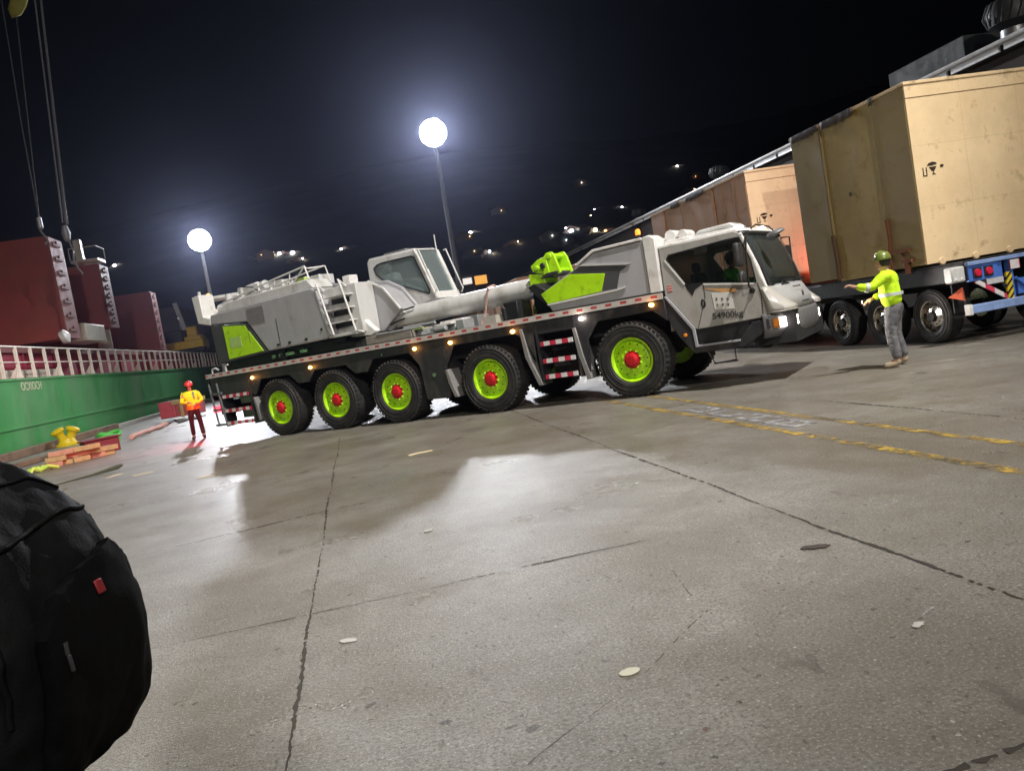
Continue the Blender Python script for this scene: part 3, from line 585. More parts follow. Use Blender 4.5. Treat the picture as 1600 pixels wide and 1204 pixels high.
# ---- superstructure
SS = empty('superstructure', (0, 0, 0), 0, parent=crane)
hs_ = [(-11.42, 3.30), (-7.74, 3.37), (-7.63, 3.32), (-7.36, 2.22), (-7.50, 2.14), (-9.50, 2.12), (-10.08, 2.94), (-11.46, 3.06)]
mb = MB(); mb.prism(hs_, .05, .95); mb.build('side_housing', GREY, SS, bevel=.025)
mb = MB(); mb.prism(hs_, W-.95, W-.05); mb.build('side_housing', GREY, SS, bevel=.025)
mb = MB(); mb.prism([(-11.42, 3.31), (-7.76, 3.385), (-7.95, 3.62), (-10.9, 3.55)], .2, .9); mb.build('housing_roof', LGREY, SS, bevel=.03)
mb = MB(); mb.prism([(-11.3, 2.1), (-7.6, 2.1), (-7.6, 3.3), (-8.0, 3.5), (-11.3, 3.35)], .96, W-.96); mb.build('winch_bay', DARK, SS)
mb = MB()
for k in range(8): mb.box((-10.02+.0*k, .036, 2.86+k*.052), (-9.42, .052, 2.872+k*.052))
mb.build('vent_slats', mat('slat_grey', (.18, .18, .19), .5), SS)
mb = MB(); mb.box((-9.055, .042, 2.18), (-9.04, .052, 2.86)); mb.box((-10.1, .042, 2.4), (-10.09, .052, 2.9)); mb.build('panel_gap', DARK, SS)
for x in (-9.12, -8.72, -8.15): mb = MB(); mb.box((x-.04, .03, 2.2), (x+.04, .052, 2.25)); mb.build('latch', BLACK, SS)
mb = MB(); mb.cyl((-7.6, .03, 2.38), (-7.6, .052, 2.38), .03, n=10); mb.build('latch', BLACK, SS)
# counterweight with lime panel
mb = MB(); mb.prism([(-11.50, 3.03), (-10.12, 2.90), (-9.52, 2.10), (-11.46, 2.02)], .06, W-.06); mb.build('counterweight', mat('counterweight_dark', (.05, .052, .057), .5, 0, .15, 4), SS, bevel=.02)
mb = MB(); mb.prism([(-11.02, 2.955), (-10.20, 2.86), (-9.68, 2.15), (-11.0, 2.10)], .046, .07); mb.build('lime_panel', LIME, SS, bevel=.006)
mb = MB(); mb.box((-10.85, .041, 2.36), (-10.42, .047, 2.62)); mb.build('faded_label', mat('label_pale', (.36, .55, .16), .5, 0, .2, 18), SS)
mb = MB(); mb.box((-11.5, .3, 1.81), (-9.2, W-.3, 2.1)); mb.box((-9.2, .35, 1.84), (-7.2, W-.35, 2.12)); mb.lathe([(1.15, 1.81), (1.15, 2.0), (.95, 2.1), (0, 2.1)], (-7.3, W/2, 0), (0, 0, 1), 32); mb.build('slewing_base', BLACK, SS, bevel=.02)
mb = MB()
for x, l in ((-9.6, .12), (-9.35, .06), (-9.1, .3), (-8.6, .25)): mb.box((x, .2, 1.93), (x+l, .28, 2.0)); mb.cyl((x+.05, .18, 1.9), (x+.05, .26, 2.02), .025, n=8)
mb.build('hydraulic_fittings', CHROME, SS)
# rear frame at the tail
mb = MB(); mb.prism([(-12.02, 3.86), (-11.72, 3.88), (-11.70, 3.30), (-11.44, 3.22), (-11.46, 3.04), (-11.95, 3.16)], .05, .5); mb.prism([(-12.02, 3.86), (-11.72, 3.88), (-11.70, 3.30), (-11.44, 3.22), (-11.46, 3.04), (-11.95, 3.16)], W-.5, W-.05); mb.box((-12.0, .5, 3.3), (-11.8, W-.5, 3.5)); mb.build('tail_frame', WHITE, SS, bevel=.02)
mb = MB(); mb.tube([(-12.1, 1.9, 3.88), (-13.25, 1.6, 3.93), (-13.6, 1.55, 4.0)], [.09, .08, .05]); mb.cyl((-12.1, 1.9, 3.3), (-12.1, 1.9, 4.0), .1, n=10); mb.build('tail_arm', WHITE, SS)
mb = MB(); mb.lathe([(.05, 4.02), (.055, 4.1), (0, 4.13)], (-13.3, 1.6, 0), (0, 0, 1), 12); mb.build('amber_beacon', emis('amber_soft', (1, .5, .15), 1.0), SS)
mb = MB(); mb.cyl((-12.0, .3, 3.86), (-12.0, .3, 4.0), .04); mb.cyl((-11.55, .55, 3.45), (-11.15, .55, 3.5), .14, n=14); mb.cyl((-11.6, .9, 3.4), (-11.6, .9, 3.85), .09, n=12); mb.box((-11.5, 1.1, 3.35), (-11.1, 1.5, 3.8)); mb.build('tail_winch', LGREY, SS)
# handrails and machinery on top
mb = MB()
mb.tube([(-11.25, .25, 3.34), (-11.05, .25, 3.56), (-9.02, .25, 3.82), (-7.98, .25, 3.93), (-7.9, .25, 3.62)], .022)
mb.tube([(-11.05, .25, 3.36), (-10.6, .25, 3.54), (-9.2, .25, 3.66), (-8.28, .25, 3.72), (-7.98, .25, 3.93)], .018)
mb.tube([(-8.28, .25, 3.72), (-8.66, .25, 3.45)], .018); mb.tube([(-8.0, .25, 3.9), (-8.1, .5, 3.9), (-7.95, .9, 3.92), (-7.85, .9, 3.5)], .02)
for x, z in ((-9.3, 3.8), (-10.2, 3.68), (-9.05, 3.82), (-8.5, 3.87)): mb.tube([(x, .25, z), (x-.12, .25, 3.42)], .015)
mb.tube([(-11.05, .9, 3.58), (-9.0, .9, 3.84), (-8.0, .9, 3.93)], .02)
mb.build('handrail', WHITE, SS)
mb = MB(); mb.cyl((-11.1, 1.0, 3.85), (-10.5, 1.0, 3.90), .09, n=14); mb.cyl((-10.4, .95, 3.82), (-10.15, .95, 3.86), .12, n=14); mb.box((-11.1, .8, 3.6), (-10.3, 1.3, 3.92)); mb.box((-9.9, .8, 3.5), (-9.4, 1.2, 3.86)); mb.cyl((-9.2, 1.0, 3.6), (-8.7, 1.0, 3.66), .15, n=14)
mb.cyl((-10.0, .5, 3.5), (-9.75, .5, 3.6), .07, n=10); mb.box((-8.5, .8, 3.5), (-8.1, 1.3, 3.75)); mb.cyl((-10.6, .5, 3.5), (-10.6, .5, 3.85), .05, n=10); mb.cyl((-9.45, .45, 3.5), (-9.45, .45, 3.72), .04, n=10); mb.box((-10.2, .35, 3.45), (-9.6, .75, 3.56)); mb.build('top_machinery', LGREY, SS, bevel=.015)
mb = MB(); mb.cyl((-10.9, W/2, 3.65), (-10.9, W/2+.8, 3.65), .32, n=20); mb.cyl((-9.9, W/2-.4, 3.6), (-9.9, W/2+.5, 3.6), .28, n=20); mb.build('winch_drum', DARK, SS)
mb = MB(); mb.tube([(-10.4, .4, 3.6), (-10.1, .42, 3.68), (-9.8, .4, 3.55), (-9.5, .42, 3.6)], .014, 6); mb.tube([(-10.7, .6, 3.9), (-10.2, .55, 3.8), (-9.9, .5, 3.6)], .016, 6); mb.tube([(-8.9, .3, 3.4), (-8.7, .3, 3.6), (-8.5, .3, 3.72), (-8.3, .35, 3.55)], .014, 6); mb.build('hose', BLACK, SS)
mb = MB(); mb.box((-8.45, .3, 3.58), (-8.12, .5, 3.7)); mb.build('lime_cap', mat('lime_faded', (.42, .55, .12), .5), SS, bevel=.03)
# access ladder bay
mb = MB(); mb.box((-7.6, .35, 2.15), (-6.6, .95, 3.3)); mb.build('ladder_bay', LGREY, SS, bevel=.02)
mb = MB()
for z in (3.0, 2.72, 2.44): mb.box((-7.4, .33, z-.1), (-6.85, .35, z+.02))
mb.build('bay_opening', BLACK, SS)
for z in (3.08, 2.78, 2.48, 2.18):
    mb = MB(); mb.box((-7.42, .06, z-.025), (-6.72, .36, z)); mb.build('ladder_step', WHITE, SS)
for x in (-7.55, -6.85):
    mb = MB(); mb.tube([(x, .3, 3.26), (x-.02, .1, 3.42), (x+.06, .03, 3.4), (x+.1, .03, 3.25), (x+.32, .03, 2.2), (x+.3, .3, 2.14)], .024); mb.tube([(x+.13, .03, 3.2), (x+.03, .2, 3.1)], .016); mb.build('ladder_rail', WHITE, SS)
mb = MB(); mb.prism([(-7.32, 2.13), (-7.36, 2.2), (-6.55, 2.2), (-6.55, 2.13)], .04, .3); mb.build('ladder_foot', LGREY, SS, bevel=.01)
# front body, bracket and pivot
fb = [(-7.95, 3.46), (-6.72, 3.32), (-6.30, 3.08), (-5.90, 2.54), (-6.5, 2.1), (-7.95, 2.1)]
mb = MB(); mb.prism(fb, .96, 1.06); mb.prism(fb, 1.62, 1.72); mb.prism([(p[0], p[1]-.1) for p in fb], 1.06, 1.62); mb.build('boom_seat', GREY, SS, bevel=.02)
mb = MB(); rim_strip(mb, [(-6.72, 3.32), (-6.30, 3.08), (-5.90, 2.54)], .04, .92, .965); mb.build('seat_edge', WHITE, SS)
mb = MB(); mb.prism([(-7.05, 2.6), (-6.72, 2.62), (-6.55, 2.35), (-6.3, 2.12), (-6.5, 2.04), (-7.1, 2.08)], .45, .62); mb.build('pivot_bracket', WHITE, SS, bevel=.02)
mb = MB(); mb.box((-6.55, .3, 1.82), (-5.2, W-.3, 2.02)); mb.build('front_slab', mat('slab_tan', (.26, .235, .20), .5, 0, .15, 6), SS, bevel=.02)
mb = MB(); mb.box((-7.38, .8, 3.32), (-7.15, 1.1, 3.56)); mb.build('top_box', WHITE, SS, bevel=.02)
# operator cab
OC = empty('operator_cab', (0, 0, 0), 0, parent=SS)
oo = [(-7.36, 3.86), (-7.30, 3.92), (-5.86, 3.90), (-5.46, 2.66), (-5.9, 2.58), (-6.84, 2.56), (-7.31, 3.20), (-7.38, 3.4)]
ow = [(-7.17, 3.69), (-7.05, 3.75), (-6.9, 3.77), (-5.96, 3.76), (-5.88, 3.72), (-5.58, 2.86), (-5.62, 2.80), (-6.92, 3.33), (-7.12, 3.52)]
for a, b in ((1.76, 1.80), (2.66, 2.70)):
    mb = MB(); mb.holed(oo, [ow], a, b); mb.build('side_panel', LGREY, OC, bevel=.02)
    mb = MB(); mb.prism(ow, a+.012, a+.02); mb.build('side_window', GLS, OC)
mb = MB(); rim_strip(mb, ow+[ow[0]], .03, 1.748, 1.762); mb.build('window_seal', BLACK, OC)
mb = MB(); mb.prism([(-7.36, 3.26), (-7.33, 3.19), (-6.98, 3.06), (-6.62, 2.58), (-6.40, 2.58), (-6.80, 3.12), (-7.0, 3.26), (-7.37, 3.40)], 1.742, 1.765); mb.build('dark_band', mat('band_grey', (.085, .085, .08), .5, 0, .1, 6), OC)
mb = MB(); mb.prism([(-7.36, 3.88), (-5.86, 3.88), (-5.86, 3.93), (-7.3, 3.95)], 1.78, 2.68); mb.build('roof', LGREY, OC, bevel=.02)
mb = MB(); mb.prism([(-7.38, 3.4), (-7.36, 3.88), (-7.32, 3.88), (-7.33, 3.2)], 1.8, 2.66); mb.prism([(-5.5, 2.80), (-5.46, 2.66), (-5.9, 2.58), (-6.84, 2.56), (-6.9, 2.66)], 1.8, 2.66); mb.build('shell', LGREY, OC)
mb = MB(); mb.prism([(-5.87, 3.87), (-5.515, 2.80), (-5.505, 2.80), (-5.86, 3.87)], 1.84, 2.62); mb.build('windscreen', GLS, OC)
mb = MB(); mb.prism([(-5.87, 3.89), (-5.48, 2.70), (-5.42, 2.70), (-5.82, 3.89)], 1.74, 1.83); mb.prism([(-5.87, 3.89), (-5.48, 2.70), (-5.42, 2.70), (-5.82, 3.89)], 2.62, 2.72); mb.prism([(-5.52, 2.82), (-5.47, 2.65), (-5.38, 2.65), (-5.42, 2.82)], 1.76, 2.70); mb.build('window_frame', WHITE, OC, bevel=.01)
mb = MB()
for v in (1.70, 2.82): mb.tube([(-5.75, v, 3.86), (-5.68, v, 3.88), (-5.36, v, 2.84), (-5.42, v, 2.76)], .018)
mb.tube([(-5.70, 1.98, 3.4), (-5.5, 1.98, 2.82)], .014); mb.tube([(-5.80, 2.60, 3.85), (-5.80, 2.60, 4.25)], .016); mb.build('guard_bar', WHITE, OC)
mb = MB(); mb.box((-6.9, 2.0, 2.66), (-6.4, 2.45, 2.85)); mb.box((-7.0, 2.0, 2.85), (-6.86, 2.45, 3.45)); mb.box((-6.98, 2.1, 3.46), (-6.88, 2.35, 3.62)); mb.box((-6.3, 2.45, 2.66), (-5.9, 2.6, 3.0)); mb.build('seat', mat('seat_grey_cloth', (.16, .17, .18), .8), OC, bevel=.03)
mb = MB(); mb.box((-6.9, 1.9, 3.95), (-6.2, 2.5, 4.0)); mb.build('roof_hatch', STEEL, OC, bevel=.01)
# ---- luffing cylinder lying along the deck
mb = MB(); mb.cyl((-6.85, 1.3, 2.33), (-2.38, 1.3, 2.405), .222, n=36); cy = mb.build('luffing_cylinder', LGREY, crane, bevel=.01)
mb = MB(); mb.cyl((-7.25, 1.3, 2.32), (-6.85, 1.3, 2.33), .14, n=20); mb.lathe([(.12, -.12), (.16, 0), (.12, .12)], (-7.15, 1.3, 2.33), (0, 1, 0), 18); mb.build('cylinder_eye', STEEL, cy)
mb = MB(); mb.tube([(-7.0, 1.05, 2.6), (-6.6, 1.04, 2.52), (-6.3, 1.0, 2.56), (-5.9, 1.06, 2.5), (-5.6, 1.08, 2.53)], .02, 6); mb.tube([(-6.9, 1.02, 2.42), (-6.5, 1.0, 2.40), (-6.2, 1.06, 2.45)], .024, 6); mb.tube([(-6.95, 1.0, 2.3), (-6.4, .98, 2.22), (-5.9, 1.03, 2.3)], .02, 6); mb.build('hose', BLACK, cy)
mb = MB(); mb.box((-6.15, 1.02, 2.42), (-5.9, 1.1, 2.5)); mb.cyl((-6.3, 1.05, 2.5), (-6.05, 1.05, 2.54), .04, n=10); mb.build('valve_block', CHROME, cy)
mb = MB(); mb.tube([(-3.5, 1.03, 2.60), (-3.52, 1.06, 2.56), (-3.66, 1.06, 2.1), (-3.78, 1.0, 1.84)], .022, 6); mb.tube([(-3.5, 1.03, 2.60), (-3.5, 1.3, 2.645), (-3.5, 1.55, 2.58), (-3.6, 1.56, 1.85)], .022, 6); mb.build('lashing_strap', mat('strap_pink', (.55, .33, .28), .7), cy)
# lime boom-head bracket over the cylinder end
BR = MB()
BR.prism([(-2.42, 2.36), (-2.40, 2.68), (-2.20, 2.66), (-2.06, 2.58), (-2.05, 2.46), (-2.2, 2.40)], .98, 1.06)
BR.prism([(-2.42, 2.36), (-2.40, 2.68), (-2.20, 2.66), (-2.06, 2.58), (-2.05, 2.46), (-2.2, 2.40)], 1.54, 1.62)
BR.prism([(-2.30, 2.72), (-2.34, 2.84), (-2.15, 2.95), (-2.0, 2.98), (-1.93, 3.05), (-1.80, 3.05), (-1.74, 2.95), (-1.66, 2.60), (-1.82, 2.55), (-2.05, 2.62)], 1.0, 1.07)
BR.prism([(-2.30, 2.72), (-2.34, 2.84), (-2.15, 2.95), (-2.0, 2.98), (-1.93, 3.05), (-1.80, 3.05), (-1.74, 2.95), (-1.66, 2.60), (-1.82, 2.55), (-2.05, 2.62)], 1.53, 1.60)
BR.box((-2.28, 1.07, 2.70), (-2.18, 1.53, 2.86)); BR.box((-1.95, 1.07, 2.60), (-1.72, 1.53, 2.70)); BR.cyl((-1.86, .96, 2.97), (-1.86, 1.64, 2.97), .055, n=14); BR.cyl((-2.18, .94, 2.78), (-2.18, 1.66, 2.78), .05, n=14)
BR.prism([(-2.05, 2.62), (-2.0, 2.9), (-1.92, 2.9), (-1.9, 2.6)], .965, 1.0)
br = BR.build('cylinder_head_bracket', LIME, crane, bevel=.012)
mb = MB(); mb.prism([(-2.12, 2.56), (-1.95, 2.64), (-1.70, 2.64), (-1.72, 2.57), (-2.0, 2.55)], .93, 1.66); mb.cyl((-2.02, .92, 2.80), (-2.02, 1.68, 2.80), .06, n=14); mb.build('bracket_plate', DARK, br, bevel=.01)
mb = MB(); mb.prism([(-2.42, 1.84), (-2.44, 2.25), (-2.36, 2.42), (-2.05, 2.42), (-1.6, 1.84)], 1.08, 1.52); mb.build('cradle', BLACK, crane, bevel=.015)
mb = MB(); mb.prism([(-2.62, 2.0), (-2.50, 2.26), (-2.40, 2.06), (-2.38, 1.98)], 1.3, 1.5); mb.box((-2.60, 1.25, 1.85), (-2.4, 1.5, 1.99)); mb.build('lime_chock', LIME, crane, bevel=.01)
# deck clutter
mb = MB()
for a in ((-6.4, .35, 1.86, -5.6, .9, 1.94), (-5.5, .5, 1.84, -5.1, 1.0, 1.97), (-4.9, .6, 1.82, -4.2, 1.2, 1.95), (-4.1, .5, 1.82, -3.9, .9, 2.02), (-5.1, 1.8, 1.82, -4.4, 2.3, 2.1)): mb.box(a[:3], a[3:])
mb.cyl((-6.2, .3, 2.02), (-4.9, .32, 2.02), .025, n=8); mb.cyl((-5.5, .45, 2.06), (-4.6, .45, 2.06), .035, n=10); mb.cyl((-4.6, .4, 1.9), (-4.3, .4, 1.9), .06, n=10); mb.build('deck_gear', mat('gear_grey', (.42, .43, .43), .35, .4, .2, 12), crane, bevel=.01)
mb = MB(); mb.box((-4.75, .8, 1.95), (-4.15, 1.2, 2.06)); mb.box((-4.72, .45, 1.96), (-4.2, .8, 2.01)); mb.build('deck_box', WHITE, crane, bevel=.01)
mb = MB(); mb.box((-5.25, .42, 1.97), (-5.05, .6, 2.04)); mb.cyl((-5.35, .4, 1.9), (-5.35, .6, 1.9), .05); mb.build('lime_fitting', mat('lime_dirty', (.36, .50, .12), .5), crane, bevel=.01)
mb = MB(); mb.lathe([(0, .22), (.12, .2), (.16, .1), (.17, 0)], (-3.35, 1.4, 1.82), (0, 0, 1), 18); mb.box((-3.7, 1.0, 1.82), (-3.4, 1.3, 2.0)); mb.build('deck_dome', mat('dome_cream', (.45, .42, .36), .6, 0, .2, 9), crane)
mb = MB(); mb.box((-3.1, .9, 1.82), (-2.75, 1.5, 2.2)); mb.cyl((-2.9, .6, 1.82), (-2.9, .6, 2.1), .05); mb.build('deck_pump', BLACK, crane, bevel=.02)
# red glow of the crane's tail lamps on the quay, white masthead floodlights
l = bpy.data.lights.new('tail_light', 'SPOT'); l.energy = 420; l.color = (1, .02, .08); l.shadow_soft_size = .1; l.spot_size = R(120); l.spot_blend = .6
lo = bpy.data.objects.new('tail_light', l); link(lo, crane); lo.location = (-12.2, .4, 1.0); lo.rotation_euler = Vector((-1, -.15, -.42)).to_track_quat('-Z', 'Y').to_euler()
# ================================================================ FLOODLIGHT MASTS
GALV = mat('galvanised_pole', (.55, .56, .57), .4, .3, .1, 3)
def mast(x, y, h, aim, label, hs=1.0, pm=None):
    r_ = empty('floodlight_mast', (x, y, 0), math.atan2(aim[1]-y, aim[0]-x)+pi/2*0, label, 'floodlight mast', 'tall floodlight masts of the port')
    mb = MB(); mb.cyl((0, 0, .3), (0, 0, h+1.0), .26, .11, 16); mb.build('pole', pm or GALV, r_)
    mb = MB(); mb.box((-.5, -.5, 0), (.5, .5, .35)); mb.build('base', KERBC, r_, bevel=.03)
    mb = MB(); mb.lathe([(0, -.28), (1.0*hs, -.22), (1.22*hs, .0), (1.22*hs, .12), (0, .12)], (.45, 0, h), (1, 0, -.25), 28); mb.box((0, -.08, h-.1), (.4, .08, h+.1)); hd = mb.build('lamp_head', DARK, r_)
    mb = MB(); ax_ = Vector((1, 0, -.25)).normalized(); up = Vector((.25, 0, 1)).normalized(); c0 = Vector((.45, 0, h))+ax_*.125
    mb.cyl(c0, c0+ax_*.02, 1.12*hs, n=32)
    for q, rr_, o in ((12, .92, 0), (7, .52, .2), (1, 0, 0)):
        for k in range(q):
            t = 2*pi*k/q+o; c = c0+(Vector((0, 1, 0))*cos(t)+up*sin(t))*rr_*hs; mb.lathe([(.23*hs, .02), (.2*hs, .06), (0, .09)], c, ax_, 14)
    mb.build('lamp_lens', FLOOD, hd); return r_
mast(8.58, 60, 16.9, (0, 5), 'tallest bright floodlight mast behind the crane, shining above its operator cab', .86, mat('dark_pole', (.14, .14, .15), .5, .2, .2, 3))  # pole darker than on the other masts
mast(-11.55, 76, 14.2, (-3, 10), 'floodlight mast by the ship rail, shining above the tail of the crane', .84, mat('white_pole', (.75, .76, .78), .4, 0, .1, 3))
mast(14.5, -5.0, 33.0, (3, 16), 'high floodlight mast behind the photographer, to the right')
mast(1.0, -33, 23.0, (6, 20), 'floodlight mast far behind the photographer')
# ================================================================ TRAILERS AND CRATES
BLUE = mat('blue_paint', (.07, .17, .55), .4, 0, .12, 5, coat=.2); BLUEL = mat('blue_worn', (.22, .32, .58), .5, 0, .25, 5)
HAZ = stripe('hazard_stripe', (.03, .03, .03), (.75, .55, .02), .13, .55, 0, 0, skew=-1.0)
RWT = stripe('red_white_tape', (.7, .68, .68), (.65, .06, .12), .36, .5, 0, .1)
def trailer(label, x, y0, L_, rear=True):
    t = empty('flatbed_trailer', (x, y0, 0), 0, label, 'trailer', 'flatbed trailers carrying the wooden crates'); Wt = 2.6
    mb = MB(); mb.box((.0, .04, 1.10), (.14, L_, 1.42)); mb.build('side_rail', BLACK, t, bevel=.01)
    mb = MB(); mb.box((Wt-.14, .04, 1.10), (Wt, L_, 1.42)); mb.build('side_rail', BLACK, t, bevel=.01)
    mb = MB(); mb.box((.02, .1, 1.40), (Wt-.02, L_-.02, 1.455)); mb.build('bed', UNDER, t)
    mb = MB(); mb.box((.75, .3, .95), (.95, L_, 1.38)); mb.box((1.65, .3, .95), (1.85, L_, 1.38)); mb.build('chassis', UNDER, t)
    for k in range(3):
        for s in (0, 1):
            wr = MB(); wr.lathe([(0, .12), (.10, .10), (.11, .03), (.2, .06), (.255, .16), (.275, .14), (.285, .0), (.30, -.01), (.30, .25), (0, .25)], (0, 0, 0), (1, 0, 0), 28)
            w_ = wr.build('wheel', ALU, t); w_.location = (.02 if s == 0 else Wt-.02, 1.05+k*1.42, .52); w_.rotation_euler = (k*.7, 0, 0 if s == 0 else pi)
            h = MB()
            for q in range(10): a = 2*pi*q/10; h.cyl((.03, cos(a)*.165, sin(a)*.165), (.08, cos(a)*.165, sin(a)*.165), .012, n=6)
            for q in range(8): a = 2*pi*q/8; h.cyl((.085, cos(a)*.225, sin(a)*.225), (.12, cos(a)*.225, sin(a)*.225), .03, n=8)
            h.cyl((-.03, 0, 0), (.1, 0, 0), .085, .10, n=14); h.build('hub', DARK, w_)
            ty = MB(); ty.lathe([(.295, .0), (.32, -.02), (.40, -.03), (.48, -.02), (.515, .02), (.52, .08), (.52, .24), (.48, .29), (.3, .27)], (0, 0, 0), (1, 0, 0), 40)
            for rr_ in (.38, .45): ty.lathe([(rr_-.005, -.025), (rr_, -.042), (rr_+.005, -.025)], (0, 0, 0), (1, 0, 0), 40)
            ty.build('tyre', RUB, w_)
        mb = MB(); mb.cyl((.2, 1.05+k*1.42, .52), (Wt-.2, 1.05+k*1.42, .52), .08, n=10); mb.build('axle', UNDER, t)
    for s in (0, 1):
        mb = MB(); x0 = .0 if s == 0 else Wt-.35; mb.box((x0, .42, .55), (x0+.35, .45, 1.1)); mb.build('mudflap', UNDER, t)
    if rear:
        mb = MB(); mb.box((.0, -.03, 1.36), (Wt, .06, 1.43)); mb.build('rear_rail', BLUEL, t, bevel=.01)
        mb = MB(); mb.box((.02, .0, 1.08), (.62, .09, 1.36)); mb.build('lamp_panel', BLUE, t, bevel=.01)
        mb = MB(); mb.box((Wt-.62, .0, 1.08), (Wt-.02, .09, 1.36)); mb.build('lamp_panel', BLUE, t, bevel=.01)
        mb = MB(); mb.box((.62, .02, 1.02), (.72, .12, 1.36)); mb.build('post', BLUE, t); mb = MB(); mb.box((.86, .02, .62), (.94, .12, 1.36)); mb.build('post', BLUE, t)
        for vx in (.19, .42, Wt-.19, Wt-.42):
            mb = MB(); mb.box((vx-.09, -.015, 1.13), (vx+.09, .0, 1.31)); mb.build('lamp_box', DARK, t); mb = MB(); mb.lathe([(0, -.05), (.06, -.045), (.07, -.01)], (vx, 0, 1.22), (0, 1, 0), 16); mb.build('tail_lamp', mat('red_lens', (.6, .02, .06), .3), t)
        mb = MB(); mb.box((-.28, .05, 1.10), (.0, .25, 1.38)); mb.lathe([(0, -.03), (.035, 0)], (-.2, .05, 1.15), (0, 1, 0), 10); mb.lathe([(0, -.03), (.035, 0)], (-.08, .05, 1.15), (0, 1, 0), 10); mb.build('corner_block', LGREY, t, bevel=.03)
        mb = MB(); mb.box((.36, -.01, .98), (.70, .0, 1.08)); mb.build('number_plate', mat('plate_grey', (.5, .5, .52), .5, 0, .2, 20), t)
        mb = MB(); mb.prism([(.12, 1.06), (.22, 1.08), (.84, .70), (.76, .66)], .0, .03); mb.build('diagonal_brace', RWT, t)
        mb = MB(); mb.box((.74, -.03, .66), (.86, .01, 1.14)); mb.build('hazard_board', HAZ, t)
        mb = MB(); mb.box((-.05, -.05, .52), (Wt+.05, .07, .67)); mb.build('bumper_beam', BLUEL, t, bevel=.015)
        mb = MB(); mb.box((-.09, -.06, .50), (-.03, .08, .69)); mb.build('beam_cap', WHITE, t, bevel=.01)
        mb = MB(); mb.box((.86, -.02, 1.18), (1.06, .0, 1.34)); mb.build('chevron_plate', RWT, t)
        mb = MB(); mb.prism([(-.30, .86), (.0, 1.0), (.03, .76)], .16, .18); mb.build('warning_triangle', mat('triangle_orange', (.75, .16, .08), .5), t)
        mb = MB(); mb.tube([(.02, .17, .95), (.03, .17, .68)], .012); mb.build('triangle_post', DARK, t)
        mb = MB(); mb.box((1.0, .02, .72), (1.6, .08, 1.0)); mb.tube([(.95, 0, 1.02), (1.3, 0, .72), (1.6, 0, .95)], .03); mb.build('support_frame', BLUE, t)
    return t
def crate_mat(name, c1, c2, c3=(.20, .12, .05)):
    m = mat(name, c1, .72, 0, .14, 1.3, bump=.12, bscale=30, col2=c2, c2=.52, c2scale=.9, sharp=.2); nt = m.node_tree; N = nt.nodes; L = nt.links; b = N['Principled BSDF']
    src = b.inputs['Base Color'].links[0].from_socket; tc = N.new('ShaderNodeTexCoord')
    n = N.new('ShaderNodeTexNoise'); n.inputs['Scale'].default_value = 2.6; n.inputs['Detail'].default_value = 8; n.inputs['Roughness'].default_value = .7; L.new(tc.outputs['Object'], n.inputs['Vector'])
    rp = N.new('ShaderNodeValToRGB'); rp.color_ramp.elements[0].position = .56; rp.color_ramp.elements[1].position = .74; rp.color_ramp.elements[0].color = (0, 0, 0, 1); rp.color_ramp.elements[1].color = (.8, .8, .8, 1); L.new(n.outputs[0], rp.inputs[0])
    mx = N.new('ShaderNodeMix'); mx.data_type = 'RGBA'; L.new(rp.outputs[0], mx.inputs[0]); L.new(src, mx.inputs[6]); mx.inputs[7].default_value = (*c3, 1)
    # plywood sheet joints every 1.22 m across and 0.95 m up
    sp = N.new('ShaderNodeSeparateXYZ'); L.new(tc.outputs['Object'], sp.inputs[0]); cur = None
    for ax_, per in ((0, 1.22), (1, 1.22), (2, 1.13)):
        d = N.new('ShaderNodeMath'); d.operation = 'MULTIPLY_ADD'; d.inputs[1].default_value = 1/per; d.inputs[2].default_value = .07; L.new(sp.outputs[ax_], d.inputs[0])
        fr = N.new('ShaderNodeMath'); fr.operation = 'FRACT'; L.new(d.outputs[0], fr.inputs[0]); lt = N.new('ShaderNodeMath'); lt.operation = 'LESS_THAN'; lt.inputs[1].default_value = .008/per; L.new(fr.outputs[0], lt.inputs[0])
        if cur is None: cur = lt.outputs[0]
        else: q = N.new('ShaderNodeMath'); q.operation = 'MAXIMUM'; L.new(cur, q.inputs[0]); L.new(lt.outputs[0], q.inputs[1]); cur = q.outputs[0]
    k = N.new('ShaderNodeMath'); k.operation = 'MULTIPLY'; k.inputs[1].default_value = .24; L.new(cur, k.inputs[0])
    m2 = N.new('ShaderNodeMix'); m2.data_type = 'RGBA'; L.new(k.outputs[0], m2.inputs[0]); L.new(mx.outputs[2], m2.inputs[6]); m2.inputs[7].default_value = (.12, .08, .04, 1); L.new(m2.outputs[2], b.inputs['Base Color'])
    return m
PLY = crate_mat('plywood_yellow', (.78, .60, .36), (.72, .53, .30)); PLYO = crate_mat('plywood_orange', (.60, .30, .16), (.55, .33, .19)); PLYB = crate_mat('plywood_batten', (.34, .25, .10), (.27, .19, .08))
PLYP = crate_mat('plywood_pink', (.72, .47, .30), (.66, .40, .26)); PLYC = crate_mat('plywood_cream', (.80, .58, .37), (.74, .50, .31)); PLYSHADE = crate_mat('plywood_stained_shade', (.47, .34, .12), (.36, .25, .09))  # last one: yellow plywood with the side's shade put into its colour
TARP = mat('dark_tarp', (.05, .035, .03), .6, 0, .3, 6, bump=.4, bscale=12); RUST = mat('rusty_steel', (.20, .07, .03), .8, 0, .3, 12)
STENCIL = mat('black_stencil', (.03, .015, .006), .7, 0, .3, 20)
